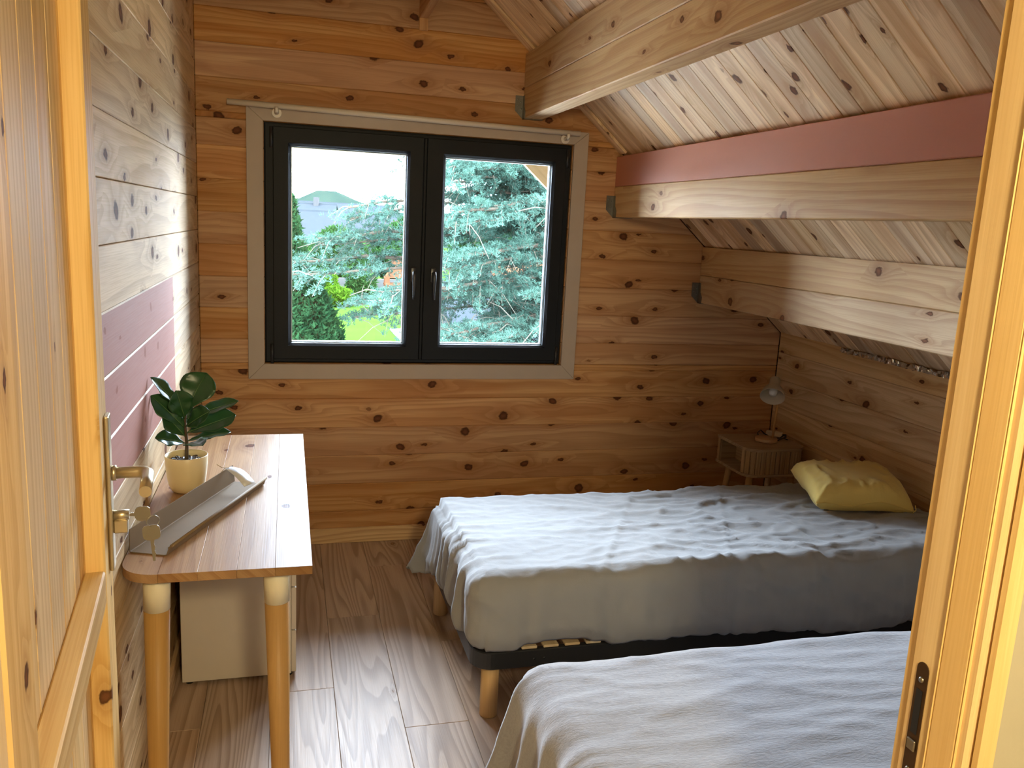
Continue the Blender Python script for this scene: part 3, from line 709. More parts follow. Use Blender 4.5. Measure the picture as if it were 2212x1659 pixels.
for i in range(7):
    t = i/6; c_ = Vector((-0.034, 0.020, 0.030)).lerp(Vector((0.032, -0.052, -0.004)), t) + Vector((0, 0, 0.010*math.sin(t*PI)))
    wv = Vector((0.019, 0.0175, 0.002))*(0.55 + 0.45*min(1.0, t*2.5))
    V += [c_ - wv*0.8, c_ + wv*0.8]
for i in range(6): F.append((2*i, 2*i+1, 2*i+3, 2*i+2))
o = mesh('card', V, F, 'tag', tg, True); md = o.modifiers.new('thickness', 'SOLIDIFY'); md.thickness = 0.0006
tube('string', [(-0.032, 0.018, 0.031), (-0.042, 0.006, 0.034), (-0.050, 0.000, 0.036), (-0.066, 0.004, 0.046)], 0.0011, 'string', tg, 6)
tube('string', [(-0.042, 0.006, 0.034), (-0.052, -0.010, 0.026), (-0.060, -0.024, 0.010)], 0.0011, 'string', tg, 6)

# ================================================================== BEDS
def bed_base(loc, label):
    b = thing('slatted_bed_base', label, 'bed base', loc, 0, 'slatted bed bases')
    Lx, Wy = 2.03, 0.862
    def loop(ins, r, z):
        pts = []
        for cx_, cy_, a0 in ((Lx-ins-r, Wy-ins-r, 0), (ins+r, Wy-ins-r, PI/2), (ins+r, ins+r, PI), (Lx-ins-r, ins+r, 1.5*PI)):
            for k in range(9): a = a0 + PI/2*k/8; pts.append((cx_ + r*math.cos(a), cy_ + r*math.sin(a), z))
        return pts
    rings = [loop(0.0, 0.07, 0.203), loop(0.0, 0.07, 0.257), loop(0.003, 0.067, 0.260), loop(0.022, 0.05, 0.260), loop(0.022, 0.05, 0.256), loop(0.004, 0.066, 0.254), loop(0.004, 0.066, 0.207), loop(0.022, 0.05, 0.205), loop(0.022, 0.05, 0.202), loop(0.004, 0.067, 0.200)]
    V = [p for r in rings for p in r]; n = len(rings[0]); F = []
    for i in range(len(rings)):
        for k in range(n):
            a, c_ = i*n+k, ((i+1) % len(rings))*n+k
            k2 = (k+1) % n; F.append((a, i*n+k2, ((i+1) % len(rings))*n+k2, c_))
    fr = mesh('steel_frame', V, F, 'black_metal', b)
    for hx in (0.20, 0.235, 1.7, 1.735): lathe('rivet', [(0.0001, 0.0012), (0.004, 0.0010), (0.005, 0.0)], 'black', fr, 10, (hx, -0.0004, 0.228), Matrix.Rotation(PI/2, 4, 'X'), caps=False)
    for hy in (0.32, 0.55): lathe('rivet', [(0.0001, 0.0012), (0.004, 0.0010), (0.005, 0.0)], 'black', fr, 10, (-0.0004, hy, 0.228), Matrix.Rotation(-PI/2, 4, 'Y'), caps=False)
    for lx, ly in ((0.075, 0.075), (0.045, Wy-0.045), (Lx-0.06, 0.06), (Lx-0.06, Wy-0.06)):
        lg = tube('leg', [(lx, ly, 0.0), (lx, ly, 0.003), (lx, ly, 0.195)], [0.028, 0.030, 0.030], 'birch', b, 24, 2)
        tube('collar', [(lx, ly, 0.1955), (lx, ly, 0.2015)], 0.033, 'nickel', lg, 20)
    for k in range(26):
        xs = 0.085 + k*0.0735
        box('slat', (xs, 0.006, 0.2605), (xs+0.052, Wy-0.006, 0.270), 'slat', b, 1, 0.002)
    return b
bed_base((0.955, -1.655, 0), 'black steel slatted bed base on round wooden legs under the rumpled grey cover')
bed_base((0.965, -3.03, 0), 'black steel slatted bed base hidden beneath the grey fleece blanket in the foreground')
def mattress(loc, label):
    o = box('mattress', (0, 0, 0), (1.98, 0.84, 0.205), 'mattress', None, 0, 0.04, 4)
    o.location = loc
    for p in o.data.polygons: p.use_smooth = True
    return tagp(o, label, 'mattress', 'mattresses')
mattress((0.985, -1.645, 0.2712), 'mattress mostly hidden under the rumpled grey cotton cover')
mattress((0.995, -3.015, 0.2712), 'mattress wholly covered by the grey fleece blanket')

def ridge(v, p=3.0): return max(0.0, 1.0 - abs(v)*2.2)**p
def drape(name, x0, x1, y0, y1, zt, r, hem, fold, wr, mat, label, cat, step=0.0125, K=22):
    """hem(side,t)->length beyond the inner edge; fold(side,t,s)->(amp, phase value, flare, tuck)"""
    xi0, xi1, yi0, yi1 = x0+r, x1-r, y0+r, y1-r
    NX, NY = int((xi1-xi0)/step), int((yi1-yi0)/step)
    V, F = [], []
    def P(i, j): return (xi0 + (xi1-xi0)*i/NX, yi0 + (yi1-yi0)*j/NY)
    for j in range(NY+1):
        for i in range(NX+1):
            x, y = P(i, j); V.append(Vector((x, y, zt + wr(x, y, zt))))
    idx = lambda i, j: j*(NX+1)+i
    for j in range(NY):
        for i in range(NX): F.append((idx(i, j), idx(i+1, j), idx(i+1, j+1), idx(i, j+1)))
    NC = 18; per = []          # (vertex index, normal angle, side, t)
    for i in range(NX+1): per.append((idx(i, 0), -PI/2, 'near', i/NX))
    for k in range(1, NC): per.append((idx(NX, 0), -PI/2 + PI/2*k/NC, 'near_head', k/NC))
    for j in range(NY+1): per.append((idx(NX, j), 0.0, 'head', j/NY))
    for k in range(1, NC): per.append((idx(NX, NY), PI/2*k/NC, 'far_head', k/NC))
    for i in range(NX, -1, -1): per.append((idx(i, NY), PI/2, 'far', i/NX))
    for k in range(1, NC): per.append((idx(0, NY), PI/2 + PI/2*k/NC, 'far_foot', k/NC))
    for j in range(NY, -1, -1): per.append((idx(0, j), PI, 'foot', j/NY))
    for k in range(1, NC): per.append((idx(0, 0), PI + PI/2*k/NC, 'near_foot', k/NC))
    s = 0.0; cols = []; prev = None
    for vi, ang, side, t in per:
        b = V[vi]; n2 = Vector((math.cos(ang), math.sin(ang), 0))
        q = b + n2*r
        if prev is not None: s += (q-prev).length
        prev = q
        h = hem(side, t, s); amp, ph, flare, tuck = fold(side, t, s); col = [vi]
        for k in range(1, K+1):
            f = k/K; e = h*f
            if e < r*PI/2: out, dn_ = r*math.sin(e/r), r*(1-math.cos(e/r))
            else: out, dn_ = r, r + (e - r*PI/2)
            rp = max(0.0, (e - r*0.6)/max(1e-4, h - r*0.6)) if h > r*0.6 else 0
            out += amp*ph*(rp**0.8) + flare*rp*rp
            if tuck: out -= tuck*max(0.0, (f-0.78)/0.22)**1.6
            p = b + n2*out - Vector((0, 0, dn_))
            w = wr(p.x, p.y, p.z)*(1-0.5*rp)
            mix = min(1.0, e/(r*PI/2)); p += (n2*math.sin(mix*PI/2) + Vector((0, 0, math.cos(mix*PI/2))))*w - Vector((0, 0, 1))*wr(b.x, b.y, zt)*0.0
            if k == 1: p.z = min(p.z, zt + 0.02)
            p.z = max(p.z, 0.006); V.append(p); col.append(len(V)-1)
        cols.append(col)
    m = len(cols)
    for c_ in range(m):
        A, B = cols[c_], cols[(c_+1) % m]
        for k in range(K):
            q = [A[k], A[k+1], B[k+1], B[k]]
            if len(set(q)) == 4: F.append(tuple(q))
            elif A[k] == B[k]: F.append((A[k], A[k+1], B[k+1]))
    o = mesh(name, V, F, mat, None, True)
    sd = o.modifiers.new('thickness', 'SOLIDIFY'); sd.thickness = 0.004; sd.offset = -1
    return tagp(o, label, cat)

NZ = noise.noise
def wr1(x, y, z):
    q = Vector((x*2.2 + y*1.2, y*6.5 - x*0.8, z*5.0)); w2 = Vector((x*6.0 + 3.1, y*13.0 + x*2.0, z*9.0 + 5)); w3 = Vector((x*15.0, y*30.0 - x*6, z*20))
    mid = 0.22 + 0.78*min(1.0, max(0.0, (x-1.15)/0.8))
    edge = math.exp(-((y+1.655)/0.09)**2); ft = math.exp(-((x-0.97)/0.10)**2)
    e = 0.014*ridge(NZ(q), 2.6)*mid + 0.0095*ridge(NZ(w2), 3.0)*mid + 0.0030*ridge(NZ(w3), 2) + 0.006*NZ(Vector((x*1.5, y*2.5, 9)))
    e += 0.013*edge*ridge(NZ(Vector((x*7.5, y*1.6, 2.2))), 2.2)*(0.4+0.6*mid) + 0.010*ft*ridge(NZ(Vector((x*2.0, y*12, 6.2))), 2.0)
    if z < 0.47: e += 0.012*ridge(NZ(Vector((x*3.2 + z*4.0, z*2.5, 8.8))), 2.4)
    # diagonal fold creases of the pressed cover
    for xa, sl in ((1.62, -0.55), (2.05, -0.5)):
        dd_ = (x - xa) + sl*(y + 1.2); e += 0.005*math.exp(-(dd_/0.010)**2) if z > 0.5 else 0
    return e - 0.008 - 0.036*min(1.0, max(0.0, (y+1.69)/0.9))
def hem1(side, t, s):
    jig = 0.018*NZ(Vector((s*3.2, 1.7, 0))) + 0.012*NZ(Vector((s*9.0, 4.2, 0)))
    if side == 'near': return 0.300 - 0.02*(1-t) + 0.045*t + jig - 0.02*math.exp(-((t-0.12)/0.06)**2)
    if side == 'near_head': return 0.33 + jig
    if side == 'head': return 0.10
    if side == 'far_head': return 0.25
    if side == 'far': return 0.225 + jig*0.5 + 0.12*math.exp(-(t/0.05)**2)
    if side == 'far_foot': return 0.31 + 0.05*math.sin(PI*t) + jig
    if side == 'foot': return 0.285 + 0.06*max(0, (t-0.75)/0.25) + jig
    return 0.275 + jig*0.5
def fold1(side, t, s):
    ph = NZ(Vector((s*11, 0, 3))) + 0.6*NZ(Vector((s*27, 2, 5)))
    if side == 'near': return (0.020, ph*0.7, 0.024, 0.035)
    if side in ('foot',): return (0.052, ph, -0.005 + 0.06*max(0, (t-0.72)/0.28), 0.03*(1 - max(0, (t-0.7)/0.3)))
    if side == 'far_foot': return (0.035, math.sin(t*PI*3)*0.8, 0.065, 0.0)
    if side == 'near_foot': return (0.018, ph, 0.01, 0.03)
    return (0.012, ph, 0.01, 0.0)
drape('bed_cover', 0.925, 3.002, -1.690, -0.765, 0.534, 0.062, hem1, fold1, wr1, 'sheet', 'rumpled grey cotton bed cover on the bed nearer the window', 'bed cover')
def wr2(x, y, z):
    q = Vector((x*1.5, y*4.5, z*3)); w2 = Vector((x*3.5 + 2, y*16 + x*1.2, z*6)); w3 = Vector((x*9, y*42, z*18))
    return 0.004*ridge(NZ(q), 2) + 0.0035*ridge(NZ(w2), 3) + 0.0012*NZ(w3) + 0.004*NZ(Vector((x*2, y*2, 3)))
def hem2(side, t, s):
    jig = 0.015*NZ(Vector((s*4, 7.7, 0)))
    if side == 'near': return 0.40 + jig
    if side in ('near_head', 'head', 'far_head'): return 0.16
    if side == 'far': return 0.33 + jig
    if side == 'far_foot': return 0.40 + 0.07*math.sin(PI*t) + jig
    if side == 'foot': return 0.44 + jig
    return 0.46
def fold2(side, t, s):
    ph = 0.9 - 2.6*abs(NZ(Vector((s*8.5, 0, 13)))) + 0.3*NZ(Vector((s*21, 2, 15)))
    if side == 'foot': return (0.048, ph, 0.02, 0.0)
    if side == 'far_foot': return (0.048, ph*0.8 + 0.5*math.sin(t*PI*5 + 0.6), 0.06, 0.0)
    if side == 'near_foot': return (0.04, math.sin(t*PI*4.0), 0.03, 0.0)
    return (0.014, ph, 0.012, 0.0)
drape('fleece_blanket', 0.945, 3.002, -3.06, -2.125, 0.512, 0.075, hem2, fold2, wr2, 'fleece', 'smooth grey fleece blanket over the bed in the foreground', 'blanket')

# ---- mustard cushion
def cushion():
    th = thing('cushion', 'mustard yellow cushion lying on the rumpled grey bed cover', 'cushion', (2.690, -1.130, 0.520), math.radians(-12))
    N = 44; a, b, T = 0.208, 0.148, 0.066
    def surf(sgn):
        V, F = [], []
        for j in range(N+1):
            for i in range(N+1):
                u, v = -1 + 2*i/N, -1 + 2*j/N
                x = a*u*(1 - 0.045*(1 - v*v)*u*u); y = b*v*(1 - 0.06*(1 - u*u)*v*v)
                p = ((1 - abs(u)**3.4)*(1 - abs(v)**3.4))
                z = T*(max(0, p)**0.40)
                cr_ = max(abs(u), abs(v))
                edge = max(0.0, cr_-0.35)/0.65
                wrk = 0.022*ridge(NZ(Vector((u*3.2 + 1.0, v*1.3 + 0.6*u, 4.0*sgn))), 2.5)*edge*(1-cr_**8) + 0.008*ridge(NZ(Vector((u*6.5, v*3.0, 7*sgn))), 2)*edge*(1-cr_**10)
                z = sgn*(z + wrk*(1.0 if sgn > 0 else 0.6))
                # lean: the far side is propped a little higher, the near underside is flattened on the bed
                zz = z + 0.072 + 0.026*v - 0.010*v*v + (0.010*math.sin(u*5)*max(0, -v)**3) - 0.012*abs(u)**3*max(0, -v)
                zz = max(zz, 0.003 + 0.004*abs(math.sin(u*9))*max(0, -v-0.6))
                V.append((x, y, zz))
        for j in range(N):
            for i in range(N):
                q = (j*(N+1)+i, j*(N+1)+i+1, (j+1)*(N+1)+i+1, (j+1)*(N+1)+i); F.append(q if sgn > 0 else q[::-1])
        return V, F
    V1, F1 = surf(1); V2, F2 = surf(-1); n = len(V1)
    me = bpy.data.meshes.new('cover'); me.from_pydata(V1 + V2, [], F1 + [tuple(k+n for k in f) for f in F2])
    bm = bmesh.new(); bm.from_mesh(me); bmesh.ops.remove_doubles(bm, verts=bm.verts, dist=0.0012); bm.to_mesh(me); bm.free()
    c_ = link('cover', me, 'cushion', th, True)
    seam = []
    for i in range(41): u = -1 + 2*i/40; i0 = round((u+1)/2*N); p = V1[i0]; seam.append((p[0], p[1]-0.001, p[2]))
    tube('piping', seam, 0.0022, 'cushion', c_, 6)
    tube('zip_pull', [(a*0.99, -b*0.99, 0.040), (a*1.0, -b*1.03, 0.022), (a*0.93, -b*1.05, 0.008)], 0.0018, 'cushion', c_, 6)
cushion()

# ================================================================== NIGHTSTAND
ns = thing('nightstand', 'small grey-brown bedside table with slatted curved front in the far corner', 'bedside table', (2.775, -0.300, 0))
NX0, NX1, NY0, NY1, NR = -0.172, 0.172, -0.165, 0.150, 0.075
def round_front(ins=0.0):
    r = NR - ins; x0_, x1_, y0_, y1_ = NX0+ins, NX1-ins, NY0+ins, NY1-ins; pts = [(x1_, y1_), (x0_, y1_)]
    for k in range(9): a = PI + PI/2*k/8; pts.append((x0_ + r + r*math.cos(a), y0_ + r + r*math.sin(a)))
    for k in range(9): a = 1.5*PI + PI/2*k/8; pts.append((x1_ - r + r*math.cos(a), y0_ + r + r*math.sin(a)))
    return pts
prism('top_panel', round_front(), 0.547, 0.563, 'xy', 'oak_dark', ns, 0)
prism('bottom_panel', round_front(), 0.414, 0.428, 'xy', 'oak_dark', ns, 0)
box('back_panel', (NX0+0.004, NY1-0.012, 0.4284), (NX1-0.004, NY1-0.002, 0.5466), 'oak_dark', ns, 0)
box('partition', (NX0+0.110, NY0+0.03, 0.4284), (NX0+0.120, NY1-0.0125, 0.5466), 'oak_dark', ns, 1)
box('corner_post', (NX0+0.002, NY1-0.030, 0.4284), (NX0+0.014, NY1-0.0124, 0.5466), 'oak_dark', ns, 2)
ins = 0.008; path = []
r = NR - ins; fx0, fx1, fy0 = NX0+ins, NX1-ins, NY0+ins
arcL = r*PI/2; straight = (fx1-r) - (fx0+r); side = NY1 - 0.016 - (fy0 + r)
tot = arcL + straight + arcL + side; nslat = 23
def along(d):
    if d < arcL: a = PI + d/r; return Vector((fx0 + r + r*math.cos(a), fy0 + r + r*math.sin(a), 0)), Vector((-math.sin(a), math.cos(a), 0))
    d -= arcL
    if d < straight: return Vector((fx0 + r + d, fy0, 0)), Vector((1, 0, 0))
    d -= straight
    if d < arcL: a = 1.5*PI + d/r; return Vector((fx1 - r + r*math.cos(a), fy0 + r + r*math.sin(a), 0)), Vector((-math.sin(a), math.cos(a), 0))
    d -= arcL; return Vector((fx1, fy0 + r + d, 0)), Vector((0, 1, 0))
for k in range(nslat):
    c_, tdir = along(tot*(k+0.5)/nslat); nr = Vector((tdir.y, -tdir.x, 0)); hw = tot/nslat*0.43
    V = [c_ + tdir*sx*hw + nr*sy + Vector((0, 0, z)) for z in (0.4286, 0.5464) for sx, sy in ((-1, -0.005), (1, -0.005), (1, 0.001), (0.8, 0.003), (-0.8, 0.003), (-1, 0.001))]
    F = [tuple(range(6))[::-1], tuple(range(6, 12))] + [(i, (i+1) % 6, 6+(i+1) % 6, 6+i) for i in range(6)]
    o = mesh('tambour_slat', V, F, 'oak_dark', ns); uv_grain(o.data, 2)
for sx, sy in ((-1, -1), (1, -1), (-1, 1), (1, 1)):
    tube('leg', [(sx*0.150, -0.008 + sy*0.125, 0.0), (sx*0.118, -0.008 + sy*0.100, 0.4135)], [0.0115, 0.0175], 'birch', ns, 18, 2)
# ---- bedside lamp
lm = thing('table_lamp', 'small beige reading lamp with wooden base on the bedside table', 'lamp', (2.790, -0.315, 0.5635))
lathe('base', [(0.0001, 0.0), (0.054, 0.0), (0.056, 0.002), (0.056, 0.018), (0.0545, 0.020), (0.0001, 0.0205)], 'lampwood', lm, 40, caps=False, axis=0)
pole_top = Vector((0.043, -0.004, 0.275))
tube('pole', [(0.034, -0.004, 0.0195), pole_top], 0.0065, 'lampwood', lm, 14, 2)
axd = Vector((-0.46, -0.62, -0.63)).normalized()
Mr = axd.to_track_quat('Z', 'Y').to_matrix().to_4x4()
apex = pole_top + Vector((-0.024, 0.010, 0.052))
sh = lathe('shade', [(0.0001, 0.0), (0.024, 0.0), (0.0265, 0.003), (0.027, 0.040), (0.030, 0.050), (0.042, 0.066), (0.054, 0.090), (0.061, 0.116), (0.0620, 0.120), (0.0605, 0.1195), (0.053, 0.091), (0.041, 0.068), (0.028, 0.052), (0.0001, 0.046)], 'shade', lm, 40, apex, Mr, caps=False)
lathe('bulb', [(0.012, 0.047), (0.013, 0.060), (0.021, 0.078), (0.023, 0.090), (0.017, 0.104), (0.0001, 0.110)], plain('frosted_bulb', (0.75, 0.72, 0.66), 0.15), sh, 20, apex, Mr, caps=False)
tube('joint', [pole_top + Vector((0.004, 0, -0.004)), pole_top + Vector((-0.006, -0.008, 0.012)), apex + axd*0.03], 0.0075, 'lampwood', lm, 12)
tube('cord', [(-0.010, 0.054, 0.006), (-0.016, 0.062, 0.030), (0.004, 0.066, 0.044), (0.026, 0.064, 0.024), (0.050, 0.058, 0.012), (0.068, 0.040, 0.006), (0.085, 0.010, 0.012), (0.098, -0.004, 0.030), (0.112, 0.0, 0.026), (0.118, 0.014, 0.008), (0.128, 0.0, 0.004)], 0.0032, 'black', lm, 8)
ad = thing('plug_adapter', 'ivory plug adapter lying behind the lamp base on the bedside table', 'adapter', (2.90, -0.215, 0.5635), math.radians(-38))
box('body', (-0.042, -0.016, 0.0), (0.042, 0.016, 0.026), 'ivory', ad, None, 0.004, 2)
tube('cable', [(0.042, 0, 0.012), (0.060, -0.004, 0.016), (0.065, -0.035, 0.010), (0.040, -0.070, 0.004), (0.030, -0.11, 0.004)], 0.003, 'black', ad, 8)

# ---- hall lamp behind the camera
hl = thing('hall_lamp', 'glowing round glass pendant lamp in the hall behind the viewer', 'lamp', (0.66, -4.45, 2.45))
lathe('ceiling_rose', [(0.05, 0.0), (0.05, -0.02), (0.01, -0.03)], 'white', hl, 24)
tube('cord', [(0, 0, -0.03), (0, 0, -0.40)], 0.004, 'black', hl, 8)
bm = bmesh.new(); bmesh.ops.create_uvsphere(bm, u_segments=24, v_segments=16, radius=0.10, matrix=Matrix.Translation((0, 0, -0.50)))
bm_obj('globe', bm, 'globe', hl, None, True)

# ================================================================== OUTSIDE
import numpy as np
rng = np.random.default_rng(11)
GZ = -2.70
MT['cedar1'] = foliage('blue_cedar_needles', (0.0135, 0.0285, 0.0205), (0.028, 0.055, 0.042), 2.2, 0.3)
MT['bark'] = plain('grey_brown_bark', (0.034, 0.0272, 0.02), 0.9, spec=0.0, var=0.4, scale=15, bump=0.6, bscale=40)
MT['twig'] = plain('pale_bare_twig', (0.044, 0.04, 0.03), 0.9, spec=0.0, var=0.3)
MT['thuja'] = foliage('dark_green_thuja', (0.0032, 0.012, 0.0048), (0.0088, 0.0248, 0.0088), 4.0, 0.15)
MT['thuja_brown'] = plain('dry_inner_foliage', (0.014, 0.0096, 0.0056), 0.95, spec=0.0, var=0.5, scale=8)
MT['lime'] = foliage('lime_green_shrub', (0.014, 0.034, 0.0024), (0.024, 0.052, 0.004), 5.0, 0.3)
MT['midgreen'] = foliage('mid_green_foliage', (0.006, 0.018, 0.0048), (0.012, 0.03, 0.008), 0.8, 0.2)
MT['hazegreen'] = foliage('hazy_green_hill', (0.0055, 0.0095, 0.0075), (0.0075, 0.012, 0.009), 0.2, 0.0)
MT['lawn'] = plain('bright_lawn', (0.012, 0.0255, 0.0038), 0.95, spec=0.0, var=0.25, scale=0.6)
MT['paving'] = plain('pale_paving', (0.04, 0.04, 0.038), 0.9, spec=0.0, var=0.1, scale=2)
MT['gwall'] = plain('grey_render_wall', (0.03, 0.03, 0.028), 0.9, spec=0.0, var=0.1, scale=2)
MT['slate'] = plain('grey_slate_roof', (0.011, 0.013, 0.0145), 0.6, spec=0.0, var=0.15, scale=4)
MT['hwall'] = plain('hazy_house_wall', (0.021, 0.0212, 0.0215), 0.9, spec=0.0)  # distance haze lightened into the wall colour
MT['terra'] = plain('orange_clay', (0.048, 0.02, 0.01), 0.9, spec=0.0, var=0.2, scale=6)
MT['barge'] = wood('pine_barge_board', (0.27, 0.20, 0.105), (0.19, 0.13, 0.06), (0.235, 0.165, 0.08), knots=0.1, var=0.05)
MT['dkwin'] = plain('dark_house_window', (0.008, 0.01, 0.012), 0.2, spec=0.0)

def needles(tufts, name, mat, parent, per=9, ln=0.05, wd=0.0055, up=0.35):
    """one mesh of thin needle triangles around many tuft centres"""
    C = np.repeat(np.asarray(tufts, float), per, 0); m = len(C)
    d = rng.normal(size=(m, 3)); d[:, 2] = np.abs(d[:, 2])*0.8 + up*0.5; d /= np.linalg.norm(d, axis=1)[:, None]
    sd = np.cross(d, rng.normal(size=(m, 3))); sd /= np.linalg.norm(sd, axis=1)[:, None]
    L = ln*(0.6 + 0.7*rng.random((m, 1))); c0 = C + rng.normal(size=(m, 3))*ln*0.25
    V = np.empty((m, 3, 3)); V[:, 0] = c0 - sd*wd; V[:, 1] = c0 + sd*wd; V[:, 2] = c0 + d*L
    me = bpy.data.meshes.new(name); me.vertices.add(m*3); me.vertices.foreach_set('co', V.reshape(-1))
    me.loops.add(m*3); me.loops.foreach_set('vertex_index', np.arange(m*3, dtype=np.int32))
    me.polygons.add(m); me.polygons.foreach_set('loop_start', np.arange(0, m*3, 3, dtype=np.int32))
    me.update(calc_edges=True)
    return tagp(link(name, me, mat, parent), kind='stuff')
# ---- ground
gr = mesh('ground', [(-60, 0.3, GZ), (90, 0.3, GZ), (90, 160, GZ), (-60, 160, GZ)], [(0, 1, 2, 3)], 'lawn'); tagp(gr, kind='structure')
pv = box('patio', (4.3, 25.2, GZ+0.001), (9.0, 29.0, GZ+0.03), 'paving', None, None, 0.005)
tagp(pv, 'pale paved patio on the lawn below the window, half hidden by cedar', 'patio')
yd = box('unseen_bounce_yard', (-14, 0.32, GZ+0.001), (28, 21.5, GZ+0.03), plain('bounce_gravel', (0.50, 0.47, 0.42), 0.95, var=0.2, scale=30, bump=0.5, bscale=60), None, None, 0.005)  # out of view, added to bounce daylight up onto the ceiling
tagp(yd, kind='structure')
# ---- blue cedar
cdr = thing('cedar_tree', 'large blue-green cedar whose drooping boughs fill the right window pane', 'tree', (5.15, 9.6, GZ))
base = Vector((5.15, 9.6, GZ))
def loc_(p): return Vector(p) - base
tube('trunk', [loc_((5.15, 9.6, GZ)), loc_((5.1, 9.6, 0.5)), loc_((5.15, 9.65, 4.2))], [0.34, 0.26, 0.14], 'bark', cdr, 14)
tuf = []; twigbm = bmesh.new(); extra = []
def bez(a, b, c_, t): return a*(1-t)**2 + b*2*t*(1-t) + c_*t*t
limbs = [((5.0, 9.5, 3.0), (3.6, 7.6, 3.1), (1.95, 7.0, 2.48), .045), ((5.0, 9.5, 2.6), (4.0, 7.4, 2.5), (2.2, 6.6, 2.15), .05),
         ((5.0, 9.5, 2.15), (3.4, 7.6, 2.2), (1.15, 7.2, 1.72), .05), ((5.0, 9.5, 2.3), (3.9, 6.6, 1.95), (2.35, 6.1, 1.72), .055),
         ((5.0, 9.5, 1.7), (3.2, 7.8, 1.6), (0.75, 7.4, 1.30), .05), ((5.0, 9.5, 1.5), (3.9, 6.6, 1.35), (2.1, 6.0, 1.18), .05),
         ((5.0, 9.5, 1.1), (3.0, 7.9, 1.2), (0.35, 7.3, 0.98), .05), ((5.0, 9.5, 0.9), (3.8, 6.5, 0.95), (1.5, 6.2, 0.72), .045),
         ((5.0, 9.5, 0.6), (3.6, 8.0, 0.6), (1.25, 7.6, 0.42), .045), ((5.0, 9.5, 0.3), (3.9, 6.8, 0.45), (2.3, 6.1, 0.22), .045),
         ((5.0, 9.5, 0.0), (3.8, 7.9, 0.1), (2.0, 7.4, -0.02), .04), ((5.0, 9.5, -0.3), (4.0, 7.2, -0.15), (2.5, 6.6, -0.3), .04),
         ((5.0, 9.5, 1.9), (4.8, 8.4, 1.9), (3.2, 8.4, 1.6), .05), ((5.0, 9.5, 0.5), (4.8, 8.6, 0.5), (3.4, 8.4, 0.2), .05), ((5.0, 9.5, 2.9), (4.6, 8.4, 2.8), (3.0, 8.3, 2.5), .05),
         ((5.0, 9.5, 1.2), (5.0, 6.6, 1.2), (3.5, 5.6, 0.75), .04), ((5.0, 9.5, 2.2), (5.2, 6.6, 2.2), (3.6, 5.8, 1.9), .04), ((5.0, 9.5, -0.1), (5.0, 6.8, 0.2), (3.4, 5.8, -0.15), .04)]
limbs += [((5.0, 9.5, 2.4), (4.2, 7.2, 2.35), (2.35, 6.4, 2.28), .05), ((5.0, 9.5, 2.5), (4.4, 8.0, 2.5), (2.6, 7.6, 2.42), .05), ((5.0, 9.5, 2.0), (4.2, 7.6, 2.1), (2.7, 7.0, 2.02), .05), ((5.0, 9.5, 3.0), (4.4, 7.0, 2.9), (2.5, 6.6, 2.62), .05), ((5.0, 9.5, -0.6), (4.4, 7.2, -0.3), (2.6, 6.8, -0.45), .04), ((5.0, 9.5, 0.1), (4.4, 7.6, 0.25), (2.7, 7.2, 0.12), .04)]
limbs += [tuple(tuple(q[m] + (0, random.uniform(-.5, .5), -.13 + random.uniform(-.06, .06))[m]*(0.3 if qi == 0 else 1) for m in range(3)) for qi, q in enumerate(l[:3])) + (l[3]*0.7,) for l in limbs]
for li, (a, b, c_, rr) in enumerate(limbs):
    a, b, c_ = Vector(a), Vector(b), Vector(c_)
    pts = [bez(a, b, c_, t/10) for t in range(11)]
    pts = [p + Vector((0, 0, 0.05*NZ(Vector((i*0.7, li, 0))))) for i, p in enumerate(pts)]
    tube('limb', [loc_(p) for p in pts], [rr*(1.15-0.9*i/10) for i in range(11)], 'bark', cdr, 8)
    nsb = 34
    for k in range(nsb):
        t = 0.18 + 0.82*(k+random.random())/nsb
        p0 = bez(a, b, c_, min(t, 1)); tang = (bez(a, b, c_, min(1, t+.02)) - bez(a, b, c_, t-.02)).normalized()
        sgn = 1 if k % 2 else -1
        lat = Vector((-tang.y, tang.x, 0)).normalized()*sgn
        d0 = (lat*(0.55+0.5*random.random()) + tang*(0.5+0.4*random.random()) + Vector((0, 0, random.uniform(-0.55, 0.45)))).normalized()
        L = (0.30 + 0.55*random.random())*(1.1 - 0.45*t)
        mid = p0 + d0*L*0.5 + Vector((0, 0, 0.04)); end = p0 + d0*L + Vector((0, 0, -0.10*random.random()))
        bm_tube(twigbm, [loc_(p0), loc_(mid), loc_(end)], [0.009, 0.006, 0.003], 4, False)
        nt = int(L/0.028)
        bare = random.random() < 0.10
        for q in range(nt):
            f = (q+random.random())/nt; p = bez(p0, mid, end, f)
            if bare and random.random() < 0.85: continue
            for _ in range(2 + (random.random() < 0.5)):
                o_ = Vector((random.gauss(0, 1), random.gauss(0, 1), random.gauss(0, 0.5)))*0.06*(1.1-0.5*f)
                tuf.append(loc_(p + o_ + Vector((0, 0, 0.012))))
        if random.random() < 0.25:
            e2 = end + Vector((random.gauss(0, .25), random.gauss(0, .2), random.uniform(-.35, .3)))
            bm_tube(twigbm, [loc_(mid), loc_((mid+e2)/2 + Vector((0, 0, .05))), loc_(e2)], [0.008, 0.006, 0.003], 4, False)
tagp(bm_obj('twigs', twigbm, 'twig', cdr), kind='stuff')
needles(tuf, 'needles', 'cedar1', cdr, 8, 0.045, 0.0065)
